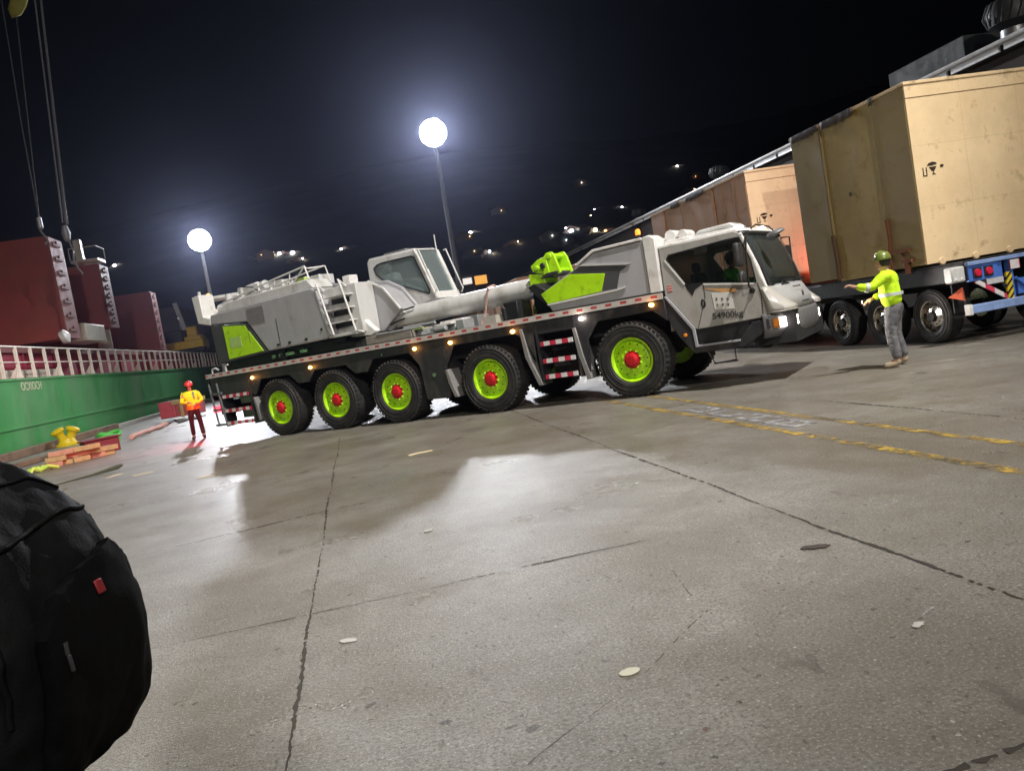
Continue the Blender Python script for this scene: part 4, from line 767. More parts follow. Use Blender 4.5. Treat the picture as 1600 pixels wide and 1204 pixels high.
def crate(label, x, y0, y1, z0, z1, m, mside, seams, stencil=True, tarps=()):
    c = empty('wooden_crate', (x, y0, z0), 0, label, 'crate', 'plywood crates on the trailers'); L_ = y1-y0; H = z1-z0; Wc = 3.1
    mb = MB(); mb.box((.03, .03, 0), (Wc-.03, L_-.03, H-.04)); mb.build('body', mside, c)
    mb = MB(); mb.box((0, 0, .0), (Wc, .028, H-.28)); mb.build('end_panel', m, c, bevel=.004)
    mb = MB(); mb.box((-.01, -.012, H-.275), (Wc+.01, .028, H)); mb.build('top_plank', m, c, bevel=.006)
    ys = [.0]+list(seams)+[L_]
    for i, (a, b) in enumerate(zip(ys, ys[1:])):
        o = .0 if i % 2 == 0 else .03
        mb = MB(); mb.box((o-.012, a+.012+(.02 if i == 0 else 0), -.06 if i == 1 else .0), (.03, b-.012, H-.045)); mb.build('side_panel', mside if i % 2 else PLYB if mside == PLYSHADE else mside, c, bevel=.004)
    for s in seams: mb = MB(); mb.box((-.02, s-.05, .0), (.03, s-.012, H-.04)); mb.build('batten', PLYB if mside == PLYSHADE else mside, c, bevel=.004)
    mb = MB(); mb.box((-.03, -.03, H-.04), (Wc+.03, L_+.03, H+.02)); mb.build('lid', m, c, bevel=.006)
    for a, b, d in tarps:
        mb = MB(); rnd = random.Random(int(a*7)); n = 14
        top = [(-.045-rnd.random()*.01, a+(b-a)*k/n, H+.03) for k in range(n+1)]; bo = [(-.05-rnd.random()*.02, a+(b-a)*k/n, H-d*(.8+.4*rnd.random())) for k in range(n+1)]; bk = [(.3, p[1], H+.03) for p in top]
        loft(mb, [bk, top, bo]); o = mb.build('tarp_edge', TARP, c); so_ = o.modifiers.new('s', 'SOLIDIFY'); so_.thickness = .008
    for a in (.6, L_-1.0): mb = MB(); mb.box((.1, a, -.10), (Wc-.1, a+.14, -.002)); mb.build('skid', PLYB, c)
    if stencil:
        mb = MB(); X, Z = .16, stencil
        for p in (((X, -.008, Z-.12), (X+.018, -.002, Z+.02)), ((X+.07, -.008, Z-.12), (X+.088, -.002, Z+.02)), ((X, -.008, Z-.135), (X+.088, -.002, Z-.12))): mb.box(*p)
        mb.prism([(X+.14, Z+.02), (X+.30, Z+.02), (X+.25, Z-.05), (X+.23, Z-.06), (X+.23, Z-.10), (X+.27, Z-.12), (X+.18, Z-.12), (X+.215, Z-.10), (X+.215, Z-.06), (X+.19, Z-.05)], -.008, -.002)
        mb.prism([(X+.10, Z+.05), (X+.14, Z+.09), (X+.22, Z+.11), (X+.30, Z+.09), (X+.31, Z+.06), (X+.2, Z+.045)], -.008, -.002)
        mb.prism([(X+.37, Z+.0), (X+.43, Z-.01), (X+.46, Z+.02), (X+.42, Z+.045), (X+.38, Z+.03)], -.008, -.002); mb.build('handling_stencil', STENCIL, c)
    return c
trailer('blue and black flatbed trailer with red tail lamps and hazard stripes, beside the signalling worker', 10.66, 12.3, 6.0)
c1 = crate('large yellow plywood crate on the blue trailer beside the worker, nearest and tallest', 10.6, 13.18, 17.05, 1.50, 4.84, PLY, PLYSHADE, (1.0, 2.75), 1.75, ((.85, .97, .12), (1.5, 2.6, .14), (2.72, 3.8, .12)))
mb = MB(); mb.tube([(-.05, .9, 1.0), (-.06, .86, .6), (-.05, .93, .3), (-.07, .88, -.05)], .035, 6); mb.box((-.09, .35, .30), (-.03, .82, .36)); mb.box((-.09, .3, .1), (-.03, .6, .16)); mb.tube([(-.05, .62, .33), (-.06, .45, .12)], .02, 6); mb.box((-.1, .42, -.12), (-.03, .5, .1)); mb.build('stake_bracket', RUST, c1)
mb = MB(); mb.tube([(-.03, 2.72, .95), (-.035, 2.68, .4), (-.03, 2.7, 0)], .05, 6); mb.build('stake_bracket', mat('old_stain_steel', (.12, .07, .035), .8), c1)
for i, xx in enumerate((.32, 1.05, 1.8)): mb = MB(); mb.lathe([(0, -.03), (.06, -.025), (.075, 0)], (xx, 0.0, -.0), (0, 1, 0), 12, sx=1.1); o = mb.build('skid_end', PLY, c1); o.location = (0, -.0, .02-.0)
mb = MB(); mb.cyl((-.016, 1.95, 1.70), (-.010, 1.95, 1.70), .045, n=10); mb.build('knot_hole', STENCIL, c1)
trailer('dark flatbed trailer under the orange crate, behind the crane cab', 10.66, 18.9, 8.2, False)
l = bpy.data.lights.new('added_red_light', 'SPOT'); l.energy = 50; l.color = (1, .07, .05); l.spot_size = R(120); l.spot_blend = .7; l.shadow_soft_size = .05  # red spot added to tint the shaded end of the second crate
tr1 = [o for o in C.objects if o.name == 'flatbed_trailer'][0]; lo = bpy.data.objects.new('added_red_light', l); link(lo, tr1); lo.location = (1.9, 6.2, 1.75); lo.rotation_euler = Vector((0, 1, .8)).to_track_quat('-Z', 'Y').to_euler()
mb = MB(); mb.box((1.75, 6.02, 1.46), (2.05, 6.1, 1.62)); mb.build('added_red_lamp', emis('added_red_glow', (1, .05, .02), 4), tr1)  # glowing box added to go with the red spot
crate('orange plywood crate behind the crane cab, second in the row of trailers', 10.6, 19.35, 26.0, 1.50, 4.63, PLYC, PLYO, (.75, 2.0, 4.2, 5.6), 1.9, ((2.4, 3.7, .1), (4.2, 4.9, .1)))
trailer('dark flatbed trailer further back, its load seen above the engine cover', 10.66, 33.4, 13.0, False)
crate('pale peach plywood crate seen between the lime bracket and the engine cover', 10.6, 33.9, 45.9, 1.50, 4.12, PLYC, PLYO, (2, 5, 8), None)
trailer('dark flatbed trailer seen between the crane deck and the luffing cylinder', 10.66, 48.4, 15.6, False)
crate('pinkish plywood crate behind the luffing cylinder, fourth in the row', 10.6, 49, 63.5, 1.5, 4.75, PLYP, PLYP, (2, 5, 8, 11), None)
trailer('dark flatbed trailer at the far end of the row', 10.66, 66.0, 17.6, False)
crate('farthest peach plywood crate, right of the operator cab windscreen', 10.6, 66.6, 83, 1.5, 5.35, PLYP, PLYP, (2, 6, 11), None)
# ================================================================ WAREHOUSE
sh = empty('warehouse', (20, 2, 0), 0, 'long dark warehouse with a bright eave, standing behind the row of crates', 'warehouse')
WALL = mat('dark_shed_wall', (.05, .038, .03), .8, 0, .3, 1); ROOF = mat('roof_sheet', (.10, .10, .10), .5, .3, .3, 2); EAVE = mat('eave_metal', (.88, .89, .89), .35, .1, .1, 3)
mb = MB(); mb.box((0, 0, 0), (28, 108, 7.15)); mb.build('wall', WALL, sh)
mb = MB(); mb.prism([(-.25, 7.30), (-.25, 7.38), (14, 9.6), (28.3, 7.38), (28.3, 7.2), (0, 7.16)], -.5, 108.5); mb.build('roof', ROOF, sh)
mb = MB(); mb.tube([(-.42, -.5, 7.40), (-.42, 108.5, 7.40)], .07, 8); mb.build('gutter', EAVE, sh)
for k in range(52): mb = MB(); mb.box((-.33, -.4+k*2.09, 7.16), (-.26, 1.5+k*2.09, 7.34)); mb.build('eave_panel', EAVE, sh)
for k in range(5): mb = MB(); mb.box((-.03, 12+k*20, 0), (0, 18+k*20, 5)); mb.build('door', mat('shed_door_grey', (.08, .08, .085), .6, 0, .2, 2), sh)
def vent(x, y, z, s, label):
    r_ = empty('roof_ventilator', (x, y, z), 0, label, 'ventilator', 'round ventilators on the warehouse roof')
    mb = MB(); mb.cyl((0, 0, -.7*s), (0, 0, .25*s), .36*s, n=18); mb.build('neck', GALV if 0 else STEEL, r_)
    mb = MB(); mb.lathe([(.36*s, .25*s), (.62*s, .4*s), (.70*s, .7*s), (.60*s, 1.0*s), (.3*s, 1.15*s), (0, 1.2*s)], (0, 0, 0), (0, 0, 1), 20)
    for k in range(20): a = 2*pi*k/20; mb.tube([(cos(a)*.63*s, sin(a)*.63*s, .42*s), (cos(a+.15)*.73*s, sin(a+.15)*.73*s, .7*s), (cos(a+.25)*.6*s, sin(a+.25)*.6*s, 1.02*s)], .02*s, 4)
    mb.build('turbine', mat('turbine_grey', (.035, .037, .04), .5, .2, .2, 5), r_)
vent(22, 22.1, 8.0, 1.15, 'round roof ventilator above the nearest crate, at the right edge of the photo'); vent(22, 43.0, 7.95, .8, 'round roof ventilator above the orange crate'); vent(22, 56.2, 8.0, .75, 'round roof ventilator seen left of the orange crate'); vent(22, 73, 7.9, .7, 'farthest small round roof ventilator, above the engine cover')
rb = empty('roof_plant_box', (22, 24.2, 7.55), 0, 'grey box-shaped roof unit on the warehouse above the nearest crate', 'roof unit')
mb = MB(); mb.box((0, 0, 0), (4.2, 3.9, 1.35)); mb.build('casing', mat('plant_box_grey', (.055, .06, .058), .7, 0, .1, 2), rb, bevel=.03); mb = MB(); mb.box((.4, -.03, .3), (1.8, 0, 1.0)); mb.build('louvre', DARK, rb)
# ================================================================ CARGO SHIP
HULL = mat('green_hull_paint', (.055, .33, .085), .45, 0, .12, .6, bump=.05, bscale=3, col2=(.16, .31, .15), c2=.60, c2scale=.35, streak=(1, 1, .35), sharp=.15)
MAROON = mat('maroon_hatch_paint', (.24, .042, .035), .6, 0, .2, 1.2, bump=.1, bscale=3, col2=(.22, .055, .035), c2=.6, c2scale=.5); CRIM = mat('crimson_coaming', (.30, .022, .05), .55, 0, .2, 1.5)
PINK = mat('pink_lit_edge', (.24, .095, .09), .6, 0, .25, 2); RAIL = mat('railing_cream', (.80, .74, .64), .5, 0, .15, 2); CREAM = mat('ship_cream', (.55, .52, .42), .5, 0, .2, 2)  # PINK: paler maroon, light on the hatch edges put into the colour
ship = empty('cargo_ship', (-13.9, 10, 0), 0, 'green hulled cargo ship with open maroon hatch covers, moored along the quay', 'ship')
mb = MB(); mb.prism([(0, -4), (0, 3.12), (-24, 3.12), (-24, -4)], 0, 100); 
rows = [[(-a, y, z) for a, z in ((o, -4), (o, 3.12), (24-o, 3.12), (24-o, -4))] for y, o in ((100, 0), (112, 1.2), (122, 5), (130, 11.8))]
loft(mb, [r_+[r_[0]] for r_ in rows]); mb.build('hull', HULL, ship, angle=30)
mb = MB(); mb.box((-.02, 0, 3.04), (.04, 100, 3.14)); mb.box((-.0, 0, 1.05), (.05, 100, 1.12)); mb.build('rubbing_strake', HULL, ship)
mb = MB(); mb.box((-23.9, 0, 3.125), (-.02, 100, 3.15)); mb.build('deck', CRIM, ship)
rl = MB(); rl.tube([(-.12, 0, 4.52), (-.12, 110, 4.52)], .045, 6); rail = rl.build('railing', RAIL, ship)
rl = MB(); rl.tube([(-.12, 0, 3.85), (-.12, 110, 3.85)], .028, 6); rl.build('middle_rail', RAIL, rail)
for k in range(58):
    y = 18+k*1.62; mb = MB(); mb.box((-.18, y-.06, 3.14), (-.06, y+.06, 4.5))
    if k % 3 == 0: mb.prism([(-.12, 3.14), (-.12, 3.75), (-.6, 3.14)], y-.03, y+.03); mb.prism([(y-.38, 3.15), (y+.38, 3.15), (y+.07, 3.62), (y-.07, 3.62)], -.15, -.11, 'x')
    mb.build('railing_post', RAIL, rail)
mb = MB(); mb.box((-22, 5, 3.15), (-1.5, 98, 4.5)); mb.build('hatch_coaming', CRIM, ship)
mb = MB(); mb.box((-22.1, 5, 4.5), (-1.35, 98, 4.72)); mb.build('coaming_top', PINK, ship)
mb = MB(); mb.box((-1.35, 28, 3.15), (-.9, 34.5, 3.62)); mb.build('deck_locker', CREAM, ship, bevel=.03)
for k in range(22): mb = MB(); mb.box((-1.5, 8+k*4, 3.15), (-1.42, 8.12+k*4, 4.5)); mb.build('coaming_stay', CRIM, ship)
def hatch(y, x1, z0, z1, th, lab):
    mb = MB(); mb.box((-21, y, z0), (x1, y+th, z1)); h = mb.build('hatch_cover', MAROON, ship, bevel=.03); h.rotation_euler = (0, 0, 0)
    mb = MB(); mb.box((x1, y+.0, z0), (x1+.07, y+th, z1-.05)); e = mb.build('cover_edge', PINK, h)
    mb = MB(); n = 7
    for k in range(n): zz = z0+.4+(z1-z0-.8)*k/(n-1); mb.box((x1+.065, y+.35, zz-.06), (x1+.13, y+th-.5, zz+.07)); mb.cyl((x1+.07, y+th*.5, zz+.16), (x1+.14, y+th*.5, zz+.16), .07, n=8)
    mb.build('cleat', mat('cleat_dark', (.16, .07, .06), .7), h)
    mb = MB()
    for k in range(6): mb.box((-20.5+k*3.4, y-.05, z0+.2), (-20.4+k*3.4, y, z1-.2))
    mb.build('stiffener', MAROON, h); return h
hatch(34.2, -.02, 5.05, 10.25, 1.9, ''); hatch(42.0, .0, 5.9, 9.75, 1.7, ''); hatch(56.0, -.5, 4.75, 9.3, 1.6, '')
mb = MB(); mb.box((-1.3, 37.2, 5.0), (.0, 40.8, 5.95)); mb.build('hydraulic_box', CREAM, ship, bevel=.04); mb = MB(); mb.lathe([(0, 0), (.3, .05), (.36, .3), (0, .5)], (-.2, 33.8, 5.05), (1, 0, .3), 14); mb.build('roller', WHITE, ship)
mb = MB(); mb.cyl((-1.3, 45.0, 4.7), (-1.3, 45.0, 10.3), .42, n=16); mb.box((-2.1, 44.2, 10.3), (-.5, 45.8, 10.45)); mb.tube([(-2.1, 44.2, 10.5), (-2.1, 44.2, 11.2), (-.5, 44.2, 11.2), (-.5, 45.8, 11.2), (-.5, 45.8, 10.5)], .035); mb.box((-1.9, 44.7, 10.45), (-1.5, 45.1, 11.8)); mb.build('signal_post', CREAM, ship)
mb = MB(); mb.box((-20, 88, 3.15), (-2.5, 99, 8.5)); mb.box((-18, 90, 8.5), (-5, 98, 11)); mb.build('deckhouse', mat('deckhouse_dim', (.12, .08, .07), .7, 0, .2, .5), ship)
text('hull_lettering', 'OCXIOCH', .50, mat('hull_letter_cream', (.60, .62, .42), .6), ship, Matrix.Translation((.012, 28.35, 2.76)) @ Matrix.Rotation(pi/2, 4, 'Z') @ Matrix.Rotation(pi/2, 4, 'X'), .004, sx=.95)
# jib crane of the ship: pedestal out of frame, hanging wires with hooks
jc = empty('ship_crane', (-27, 37, 3.1), 0, 'ship deck crane reaching over the quay from beyond the left edge', 'ship crane')
mb = MB(); mb.cyl((0, 0, 0), (0, 0, 14), 1.2, 1.0, 20); mb.build('pedestal', CREAM, jc); mb = MB(); mb.box((-1.8, -2, 14), (1.8, 2, 18)); mb.build('machinery_house', CREAM, jc, bevel=.1)
mb = MB(); mb.tube([(1, .8, 15), (16.5, 3.2, 27.5)], .25); mb.tube([(1, -.8, 15), (16.2, 2.0, 27.5)], .25); mb.build('jib', CREAM, jc)
mb = MB(); mb.tube([(16.35, 3, 27.6), (16.2, 3, 16.7), (15.35, 3, 6.7)], [.045, .05, .07], 6); mb.tube([(16.0, 3, 27.6), (15.95, 3, 16.7), (15.2, 3, 6.8)], .04, 6); mb.build('hoist_wire', STEEL, jc)
mb = MB(); mb.lathe([(0, -.4), (.14, -.3), (.2, 0), (.12, .35), (0, .4)], (15.25, 3, 6.3), (0, 0, 1), 12); mb.tube([(15.3, 3, 6.0), (15.4, 3, 5.5), (15.35, 3, 5.1), (15.45, 3, 4.7), (15.6, 3, 4.4)], .045, 6); mb.build('hook', mat('hook_dark', (.20, .20, .21), .5, .4), jc)
mb = MB(); mb.tube([(14.7, 3, 27), (14.6, 3, 17), (14.35, 3, 11.5), (14.25, 3, 7.2)], .028, 6); mb.tube([(14.9, 3, 27), (15.05, 3, 16), (14.6, 3, 11), (14.27, 3, 7.2)], .028, 6); mb.build('hoist_wire', mat('wire_dark', (.12, .12, .12), .5, .5), jc)
mb = MB(); mb.lathe([(0, -.35), (.13, -.2), (.12, .25), (0, .3)], (14.25, 3, 6.9), (0, 0, 1), 12); mb.tube([(14.2, 3, 6.6), (14.35, 3, 6.3), (14.45, 3, 6.1), (14.3, 3, 5.95)], .05, 6); mb.build('hook', STEEL, jc)
mb = MB(); mb.lathe([(0, -.75), (.28, -.45), (.34, 0), (.28, .45), (0, .75)], (15.7, 1.5, 16.0), (.42, 0, .7), 16, sx=.5); mb.build('hook_block', mat('hook_block_yellow', (.28, .27, .03), .6, 0, .3, 4), jc)
# yellow loader on the ship's deck
ld = empty('deck_loader', (-15.7, 82, 4.73), 0, 'yellow loader standing on the ship deck, seen left of the crane tail', 'loader')
ld.scale = (1.55, 1.3, .95); YE = mat('machine_yellow', (.88, .62, .02), .5, 0, .15, 4)
mb = MB(); mb.box((-1.6, -1.2, .3), (1.3, 1.2, 1.2)); mb.box((.2, -1.0, 1.2), (1.2, 1.0, 1.6)); mb.build('body', YE, ld, bevel=.08); mb = MB(); mb.box((-.9, -.8, 1.2), (.1, .8, 2.4)); mb.build('cab', DARK, ld, bevel=.08)
mb = MB(); mb.box((.3, -.3, 1.6), (.9, .3, 2.6)); mb.build('boom_foot', YE, ld, bevel=.05); mb = MB(); mb.tube([(.2, 0, 2.4), (-.1, 0, 5.2)], .14); mb.build('post', WHITE, ld)
mb = MB(); mb.box((-1.7, -1.3, 0), (1.4, -.8, .42)); mb.build('track', BLACK, ld, bevel=.1); mb = MB(); mb.box((-1.7, .8, 0), (1.4, 1.3, .42)); mb.build('track', BLACK, ld, bevel=.1)
def deck_lamp(x, y, z, s, label):
    r_ = empty('deck_lamp', (x, y, 3.15), 0, label, 'deck lamp', 'small white lamps on the ship'); mb = MB(); mb.tube([(0, 0, 0), (0, 0, z-3.3)], .05); mb.build('post', GALV, r_); mb = MB(); mb.lathe([(0, -s), (s, 0), (0, s)], (0, -.1, z-3.15), (0, 0, 1), 12); mb.build('lamp', emis('deck_lamp_glow', (.8, .85, 1), 14), r_)
deck_lamp(-14.1, 81, 5.1, .19, 'small white lamp on the ship near the crane tail'); deck_lamp(-16.5, 86, 8.5, .10, 'tiny lamp above the yellow loader')
# ================================================================ QUAY CLUTTER
bo = empty('mooring_bollard', (-12.35, 36.6, 0), R(20), 'yellow twin-headed mooring bollard on the quay edge', 'bollard')
bo.scale = (.74, .74, .74); YB = mat('bollard_yellow', (.70, .52, .01), .4, 0, .08, 6)
mb = MB(); mb.lathe([(.55, 0), (.55, .1), (.42, .16), (.34, .4)], (0, 0, 0), (0, 0, 1), 24, sx=1.15); mb.build('base', YB, bo)
for s in (-1, 1): mb = MB(); mb.lathe([(.24, -.1), (.22, .35), (.27, .5), (.37, .58), (.38, .70), (.30, .78), (0, .82)], (s*.14, 0, .28), (s*.42, 0, 1), 22); mb.build('horn', YB, bo)
tw = mat('old_timber', (.42, .31, .14), .8, 0, .3, 8); tw2 = mat('pinkish_timber', (.50, .27, .18), .8, 0, .3, 8)
rnd = random.Random(9)
ts = []
tl = ['nearest, lying lowest at the left', 'in the bottom row, second from the left', 'in the bottom row at the middle', 'in the bottom row, fourth from the left', 'in the bottom row at the right']
for k in range(16):
    lay = k//6; q = k % 6; x = -8.75+q*.21+lay*.10+rnd.uniform(-.05, .05); y = 24.6+q*.16+rnd.uniform(-.25, .25)+lay*.1; z = lay*.145
    mb = MB(); l_ = rnd.uniform(.22, .38); mb.box((-.085, -l_, .0), (.085, l_, .135)); o = mb.build('timber_baulk', tw if k % 4 else tw2, None, bevel=.012); o.location = (x, y, z+.002); o.rotation_euler = (0, rnd.uniform(-.03, .03), R(-62)+rnd.uniform(-.3, .3))
    tag(o, 'short sawn timber baulk in the loose pile in front of the yellow bollard', 'timber', 'pile of timber baulks by the bollard')
mb = MB(); mb.box((-2.2, -.12, 0), (2.2, .12, .16)); o = mb.build('dock_plank', KERBB, None, bevel=.02); o.location = (-10.6, 28.6, .003); o.rotation_euler = (0, 0, R(86)); tag(o, 'long dark brown plank lying behind the timber pile', 'plank')
mb = MB(); mb.box((-.5, -.35, 0), (.5, .35, .42)); mb.box((-.56, -.4, .42), (.56, .4, .47)); o = mb.build('dark_red_chest', mat('oxblood', (.17, .02, .025), .6, 0, .3, 6), None, bevel=.04); o.location = (-8.3, 27.3, 0); o.rotation_euler = (0, 0, R(30)); tag(o, 'dark red chest lying between the timber pile and the green rope', 'chest')
mb = MB(); mb.box((-.25, -.2, 0), (.25, .2, .28)); o = mb.build('dark_red_block', mat('oxblood2', (.22, .02, .03), .6, 0, .3, 6), None, bevel=.04); o.location = (-8.0, 26.2, 0); o.rotation_euler = (0, 0, R(50)); tag(o, 'small dark red block at the right end of the timber pile', 'block')
mb = MB(); rnd = random.Random(5)
for q in range(4): ph = rnd.random()*6; mb.tube([((.36+.06*sin(3*t+ph)+.03*q)*cos(t), (.36+.05*cos(2*t+ph))*sin(t), .06+.07*q+.05*sin(2*t+ph)) for t in [2*pi*k/26 for k in range(26)]], .045, 6, closed=True)
o = mb.build('rope_coil', mat('rope_green', (.10, .52, .10), .8, 0, .2, 20), None); o.scale = (.85, .85, 1.5); o.location = (-8.85, 30.2, 0); tag(o, 'bright green mooring rope coiled beside the dark red chest', 'rope')
mb = MB(); rnd = random.Random(6); mb.tube([(-8.45-.02*k+rnd.uniform(-.10, .10), 31.2+k*.52, .09+.05*rnd.random()) for k in range(14)], .085, 8); o = mb.build('salmon_hose', mat('hose_salmon', (.55, .26, .20), .7, 0, .3, 5, bump=.5), None); tag(o, 'salmon coloured hose lying along the quay behind the green rope', 'hose')
mb = MB(); rnd = random.Random(8); mb.tube([(-8.6, 38.2, .1), (-8.5, 38.8, .2), (-8.3, 38.6, .05), (-7.8, 39.2, .10), (-7.4, 38.8, .05)], .05, 6); o = mb.build('black_hose', BLACK, None); tag(o, 'short black hose end lying at the tip of the salmon hose', 'hose')
pb = empty('pallet_box', (-9.2, 44.0, 0), R(-25), 'pinkish red box with wooden slats standing behind the red-helmeted worker', 'box')
mb = MB(); mb.box((-.95, -.5, .15), (.0, .5, 1.0)); mb.build('red_case', mat('case_pinkred', (.50, .07, .10), .6, 0, .2, 4), pb, bevel=.04)
mb = MB(); mb.box((.02, -.5, .15), (1.1, .5, .8)); mb.build('rear_case', mat('case_pinkred2', (.40, .08, .09), .6, 0, .2, 4), pb, bevel=.04); mb = MB(); mb.box((-.1, -.54, .8), (1.15, .54, 1.0)); mb.build('top_slat', tw, pb); mb = MB(); mb.box((.35, -.56, .1), (.5, -.5, .85)); mb.build('slat', tw, pb)
mb = MB(); rnd = random.Random(12)
for k in range(7): a = rnd.uniform(0, 6); mb.tube([(0, 0, .04), (.2*cos(a), .2*sin(a), .12), (.42*cos(a+.4), .42*sin(a+.4), .03)], .05, 5)
o = mb.build('lime_net', mat('lime_cloth', (.50, .72, .10), .8), None); o.location = (-8.75, 23.6, 0); tag(o, 'lime green rag lying at the near end of the timber pile', 'rag')
def flat(name, x, y, rot, pts, m, label, cat, h=.006):
    mb = MB(); mb.prism(pts, 0, h, 'z'); o = mb.build(name, m, None, bevel=.003); o.location = (x, y, .003); o.rotation_euler = (0, 0, rot); tag(o, label, cat); return o
cream = mat('card_cream', (.62, .52, .32), .8, 0, .2, 20); white = mat('litter_white', (.40, .39, .36), .7, 0, .1, 20); dk = mat('litter_dark', (.035, .028, .025), .8, 0, .3, 30)
def blob(rx, ry, n=12, j=.25, seed=0):
    q = random.Random(seed); return [(rx*cos(t)*(1+q.uniform(-j, j)), ry*sin(t)*(1+q.uniform(-j, j))) for t in [2*pi*k/n for k in range(n)]]
flat('flattened_cup', .94, 3.38, .2, blob(.052, .034, 20, .02, 1), mat('cup_pale', (.44, .42, .32), .6), 'flattened pale cup lid lying on the concrete near the bottom of the photo', 'litter')
flat('oily_rag', 2.48, 4.36, -.3, blob(.085, .035, 22, .22, 2), mat('rag_brown', (.06, .045, .038), .9, 0, .5, 30, bump=1, bscale=60), 'dark oily rag lying right of centre on the concrete', 'rag', .008)
flat('paper_scrap', 2.22, 3.12, .5, blob(.035, .022, 14, .35, 3), white, 'crumpled white paper scrap near the right edge', 'litter', .005)
flat('paper_scrap', -.33, 4.66, .9, blob(.035, .05, 10, .3, 4), white, 'white paper scrap beside the long pavement joint, bottom left of centre', 'litter', .004)
flat('paper_scrap', .35, 6.95, .3, blob(.05, .03, 9, .4, 14), white, 'small white scrap in the brown stain at centre', 'litter', .01)
flat('cardboard_piece', -4.6, 17.4, .5, [(-.2, -.12), (.19, -.14), (.2, .12), (-.19, .14)], cream, 'cream cardboard strip on the quay left of the crane tail', 'cardboard')
flat('cardboard_piece', -5.35, 18.2, 1.2, blob(.22, .12, 9, .4, 5), cream, 'small torn cream cardboard further left of the crane tail', 'cardboard')
flat('cardboard_piece', .7, 12.2, .3, [(-.2, -.07), (-.05, -.03), (.17, -.1), (.2, 0), (0, .1), (-.18, .07)], cream, 'bent cream cardboard strip on the concrete in front of the third wheel', 'cardboard')
flat('cardboard_piece', -2.9, 14.6, .3, blob(.16, .07, 9, .4, 6), cream, 'tiny cream scrap in front of the rearmost wheel', 'cardboard')
mb = MB(); mb.tube([(-6.75, 17.9, .03), (-6.3, 18.4, .05), (-5.95, 18.8, .06), (-5.6, 19.3, .09), (-5.55, 19.45, .1)], [.008, .018, .028, .05, .03], 6); o = mb.build('broken_stick', mat('stick_olive', (.07, .07, .04), .8), None); tag(o, 'dark broken branch lying on the quay left of the photo centre', 'stick')
mb = MB(); mb.tube([(-4.15, 11.3, .02), (-3.95, 11.5, .03)], .03, 6); o = mb.build('broken_stick', mat('stick_brown', (.22, .10, .05), .8), None); tag(o, 'short brown stick beside the backpack', 'stick')
flat('bark_scrap', -2.45, 6.95, .6, blob(.07, .035, 10, .35, 21), dk, 'dark scrap just right of the backpack', 'litter', .008)
# stains on the concrete: oil, rust, pale scrapes
def stains(name, m, spots):
    mb = MB()
    for i, (x, y, rx, ry, a) in enumerate(spots):
        ca, sa = cos(a), sin(a); mb.face([(x+ca*p-sa*q, y+sa*p+ca*q, .0042) for p, q in blob(rx, ry, 16, .25, i+3)])
    tag(mb.build(name, m, smooth=False), kind='structure')
rnd = random.Random(77)
stains('oil_stain', worn('worn_oil', (.075, .065, .05), .56, 40, (.15, .13, .10)), [(.43, 3.12, .035, .018, .2), (.1, 3.36, .03, .016, -.3), (-.22, 3.72, .03, .02, .4), (1.4, 3.05, .014, .010, .2)]+[(rnd.uniform(-2, 4), rnd.uniform(2.4, 7), rnd.uniform(.006, .02), rnd.uniform(.004, .014), rnd.uniform(0, 3)) for k in range(60)])
stains('rust_stain', worn('worn_rust', (.17, .05, .035), .56, 40, (.22, .12, .08)), [(1.03, 2.77, .015, .013, 0), (1.9, 3.9, .008, .008, 0)])
stains('pale_scrape', worn('worn_pale', (.50, .50, .48), .52, 30, (.35, .33, .3)), [(2.35, 3.22, .06, .008, .5), (1.3, 3.55, .02, .01, .1), (3.6, 3.2, .04, .02, .4), (.2, 4.9, .015, .012, 0)]+[(rnd.uniform(-2, 4), rnd.uniform(2.4, 6), rnd.uniform(.004, .012), rnd.uniform(.003, .008), rnd.uniform(0, 3)) for k in range(30)])
# ================================================================ HILLSIDE HOUSES WITH LAMPS
HW = [mat('house_wall_a', (.30, .26, .20), .8), mat('house_wall_b', (.22, .22, .22), .8), mat('house_wall_c', (.34, .22, .12), .8)]; HR = mat('house_roof', (.10, .06, .05), .8)
LW = emis('street_white', (.85, .92, 1), 20); LY = emis('porch_warm', (1, .72, .38), 9); LO = emis('porch_orange', (1, .38, .12), 9); WW = emis('window_warm', (1, .75, .45), 1.2)
def house(x, y, z, s, lm, k, label, lamp_z=None, wx=5.0):
    h = empty('hillside_house', (x, y, z-4.5), .35*((k*37) % 7-3), label, 'house', 'houses on the dark hillside')
    mb = MB(); mb.box((-wx, 1.2, -3), (wx, 8, 3.6)); mb.build('wall', HW[k % 3], h)
    mb = MB(); mb.prism([(-wx-.5, 3.6), (wx+.5, 3.6), (wx*.4, 5.2), (-wx*.4, 5.2)], .8, 8.4); mb.build('roof', HR, h)
    for q in (-1, 1):
        mb = MB(); mb.box((q*wx*.5-.6, 1.12, .8), (q*wx*.5+.6, 1.2, 2.2)); mb.build('window', WW if (k+q) % 3 == 0 else DARK, h)
    mb = MB(); mb.tube([(0, 0, 0), (0, 0, 4.5)], .12, 6); mb.build('lamp_post', GALV, h)
    mb = MB(); mb.lathe([(0, -s), (s*.7, -s*.7), (s, 0), (s*.7, s*.7), (0, s)], (0, 0, 4.5), (0, 0, 1), 12); mb.build('lamp', lm, h)
    l = bpy.data.lights.new('porch_light', 'POINT'); l.energy = 350*s; l.color = (1, .85, .6); l.shadow_soft_size = .3; lo = bpy.data.objects.new('porch_light', l); link(lo, h); lo.location = (0, -1.2, 4.2)
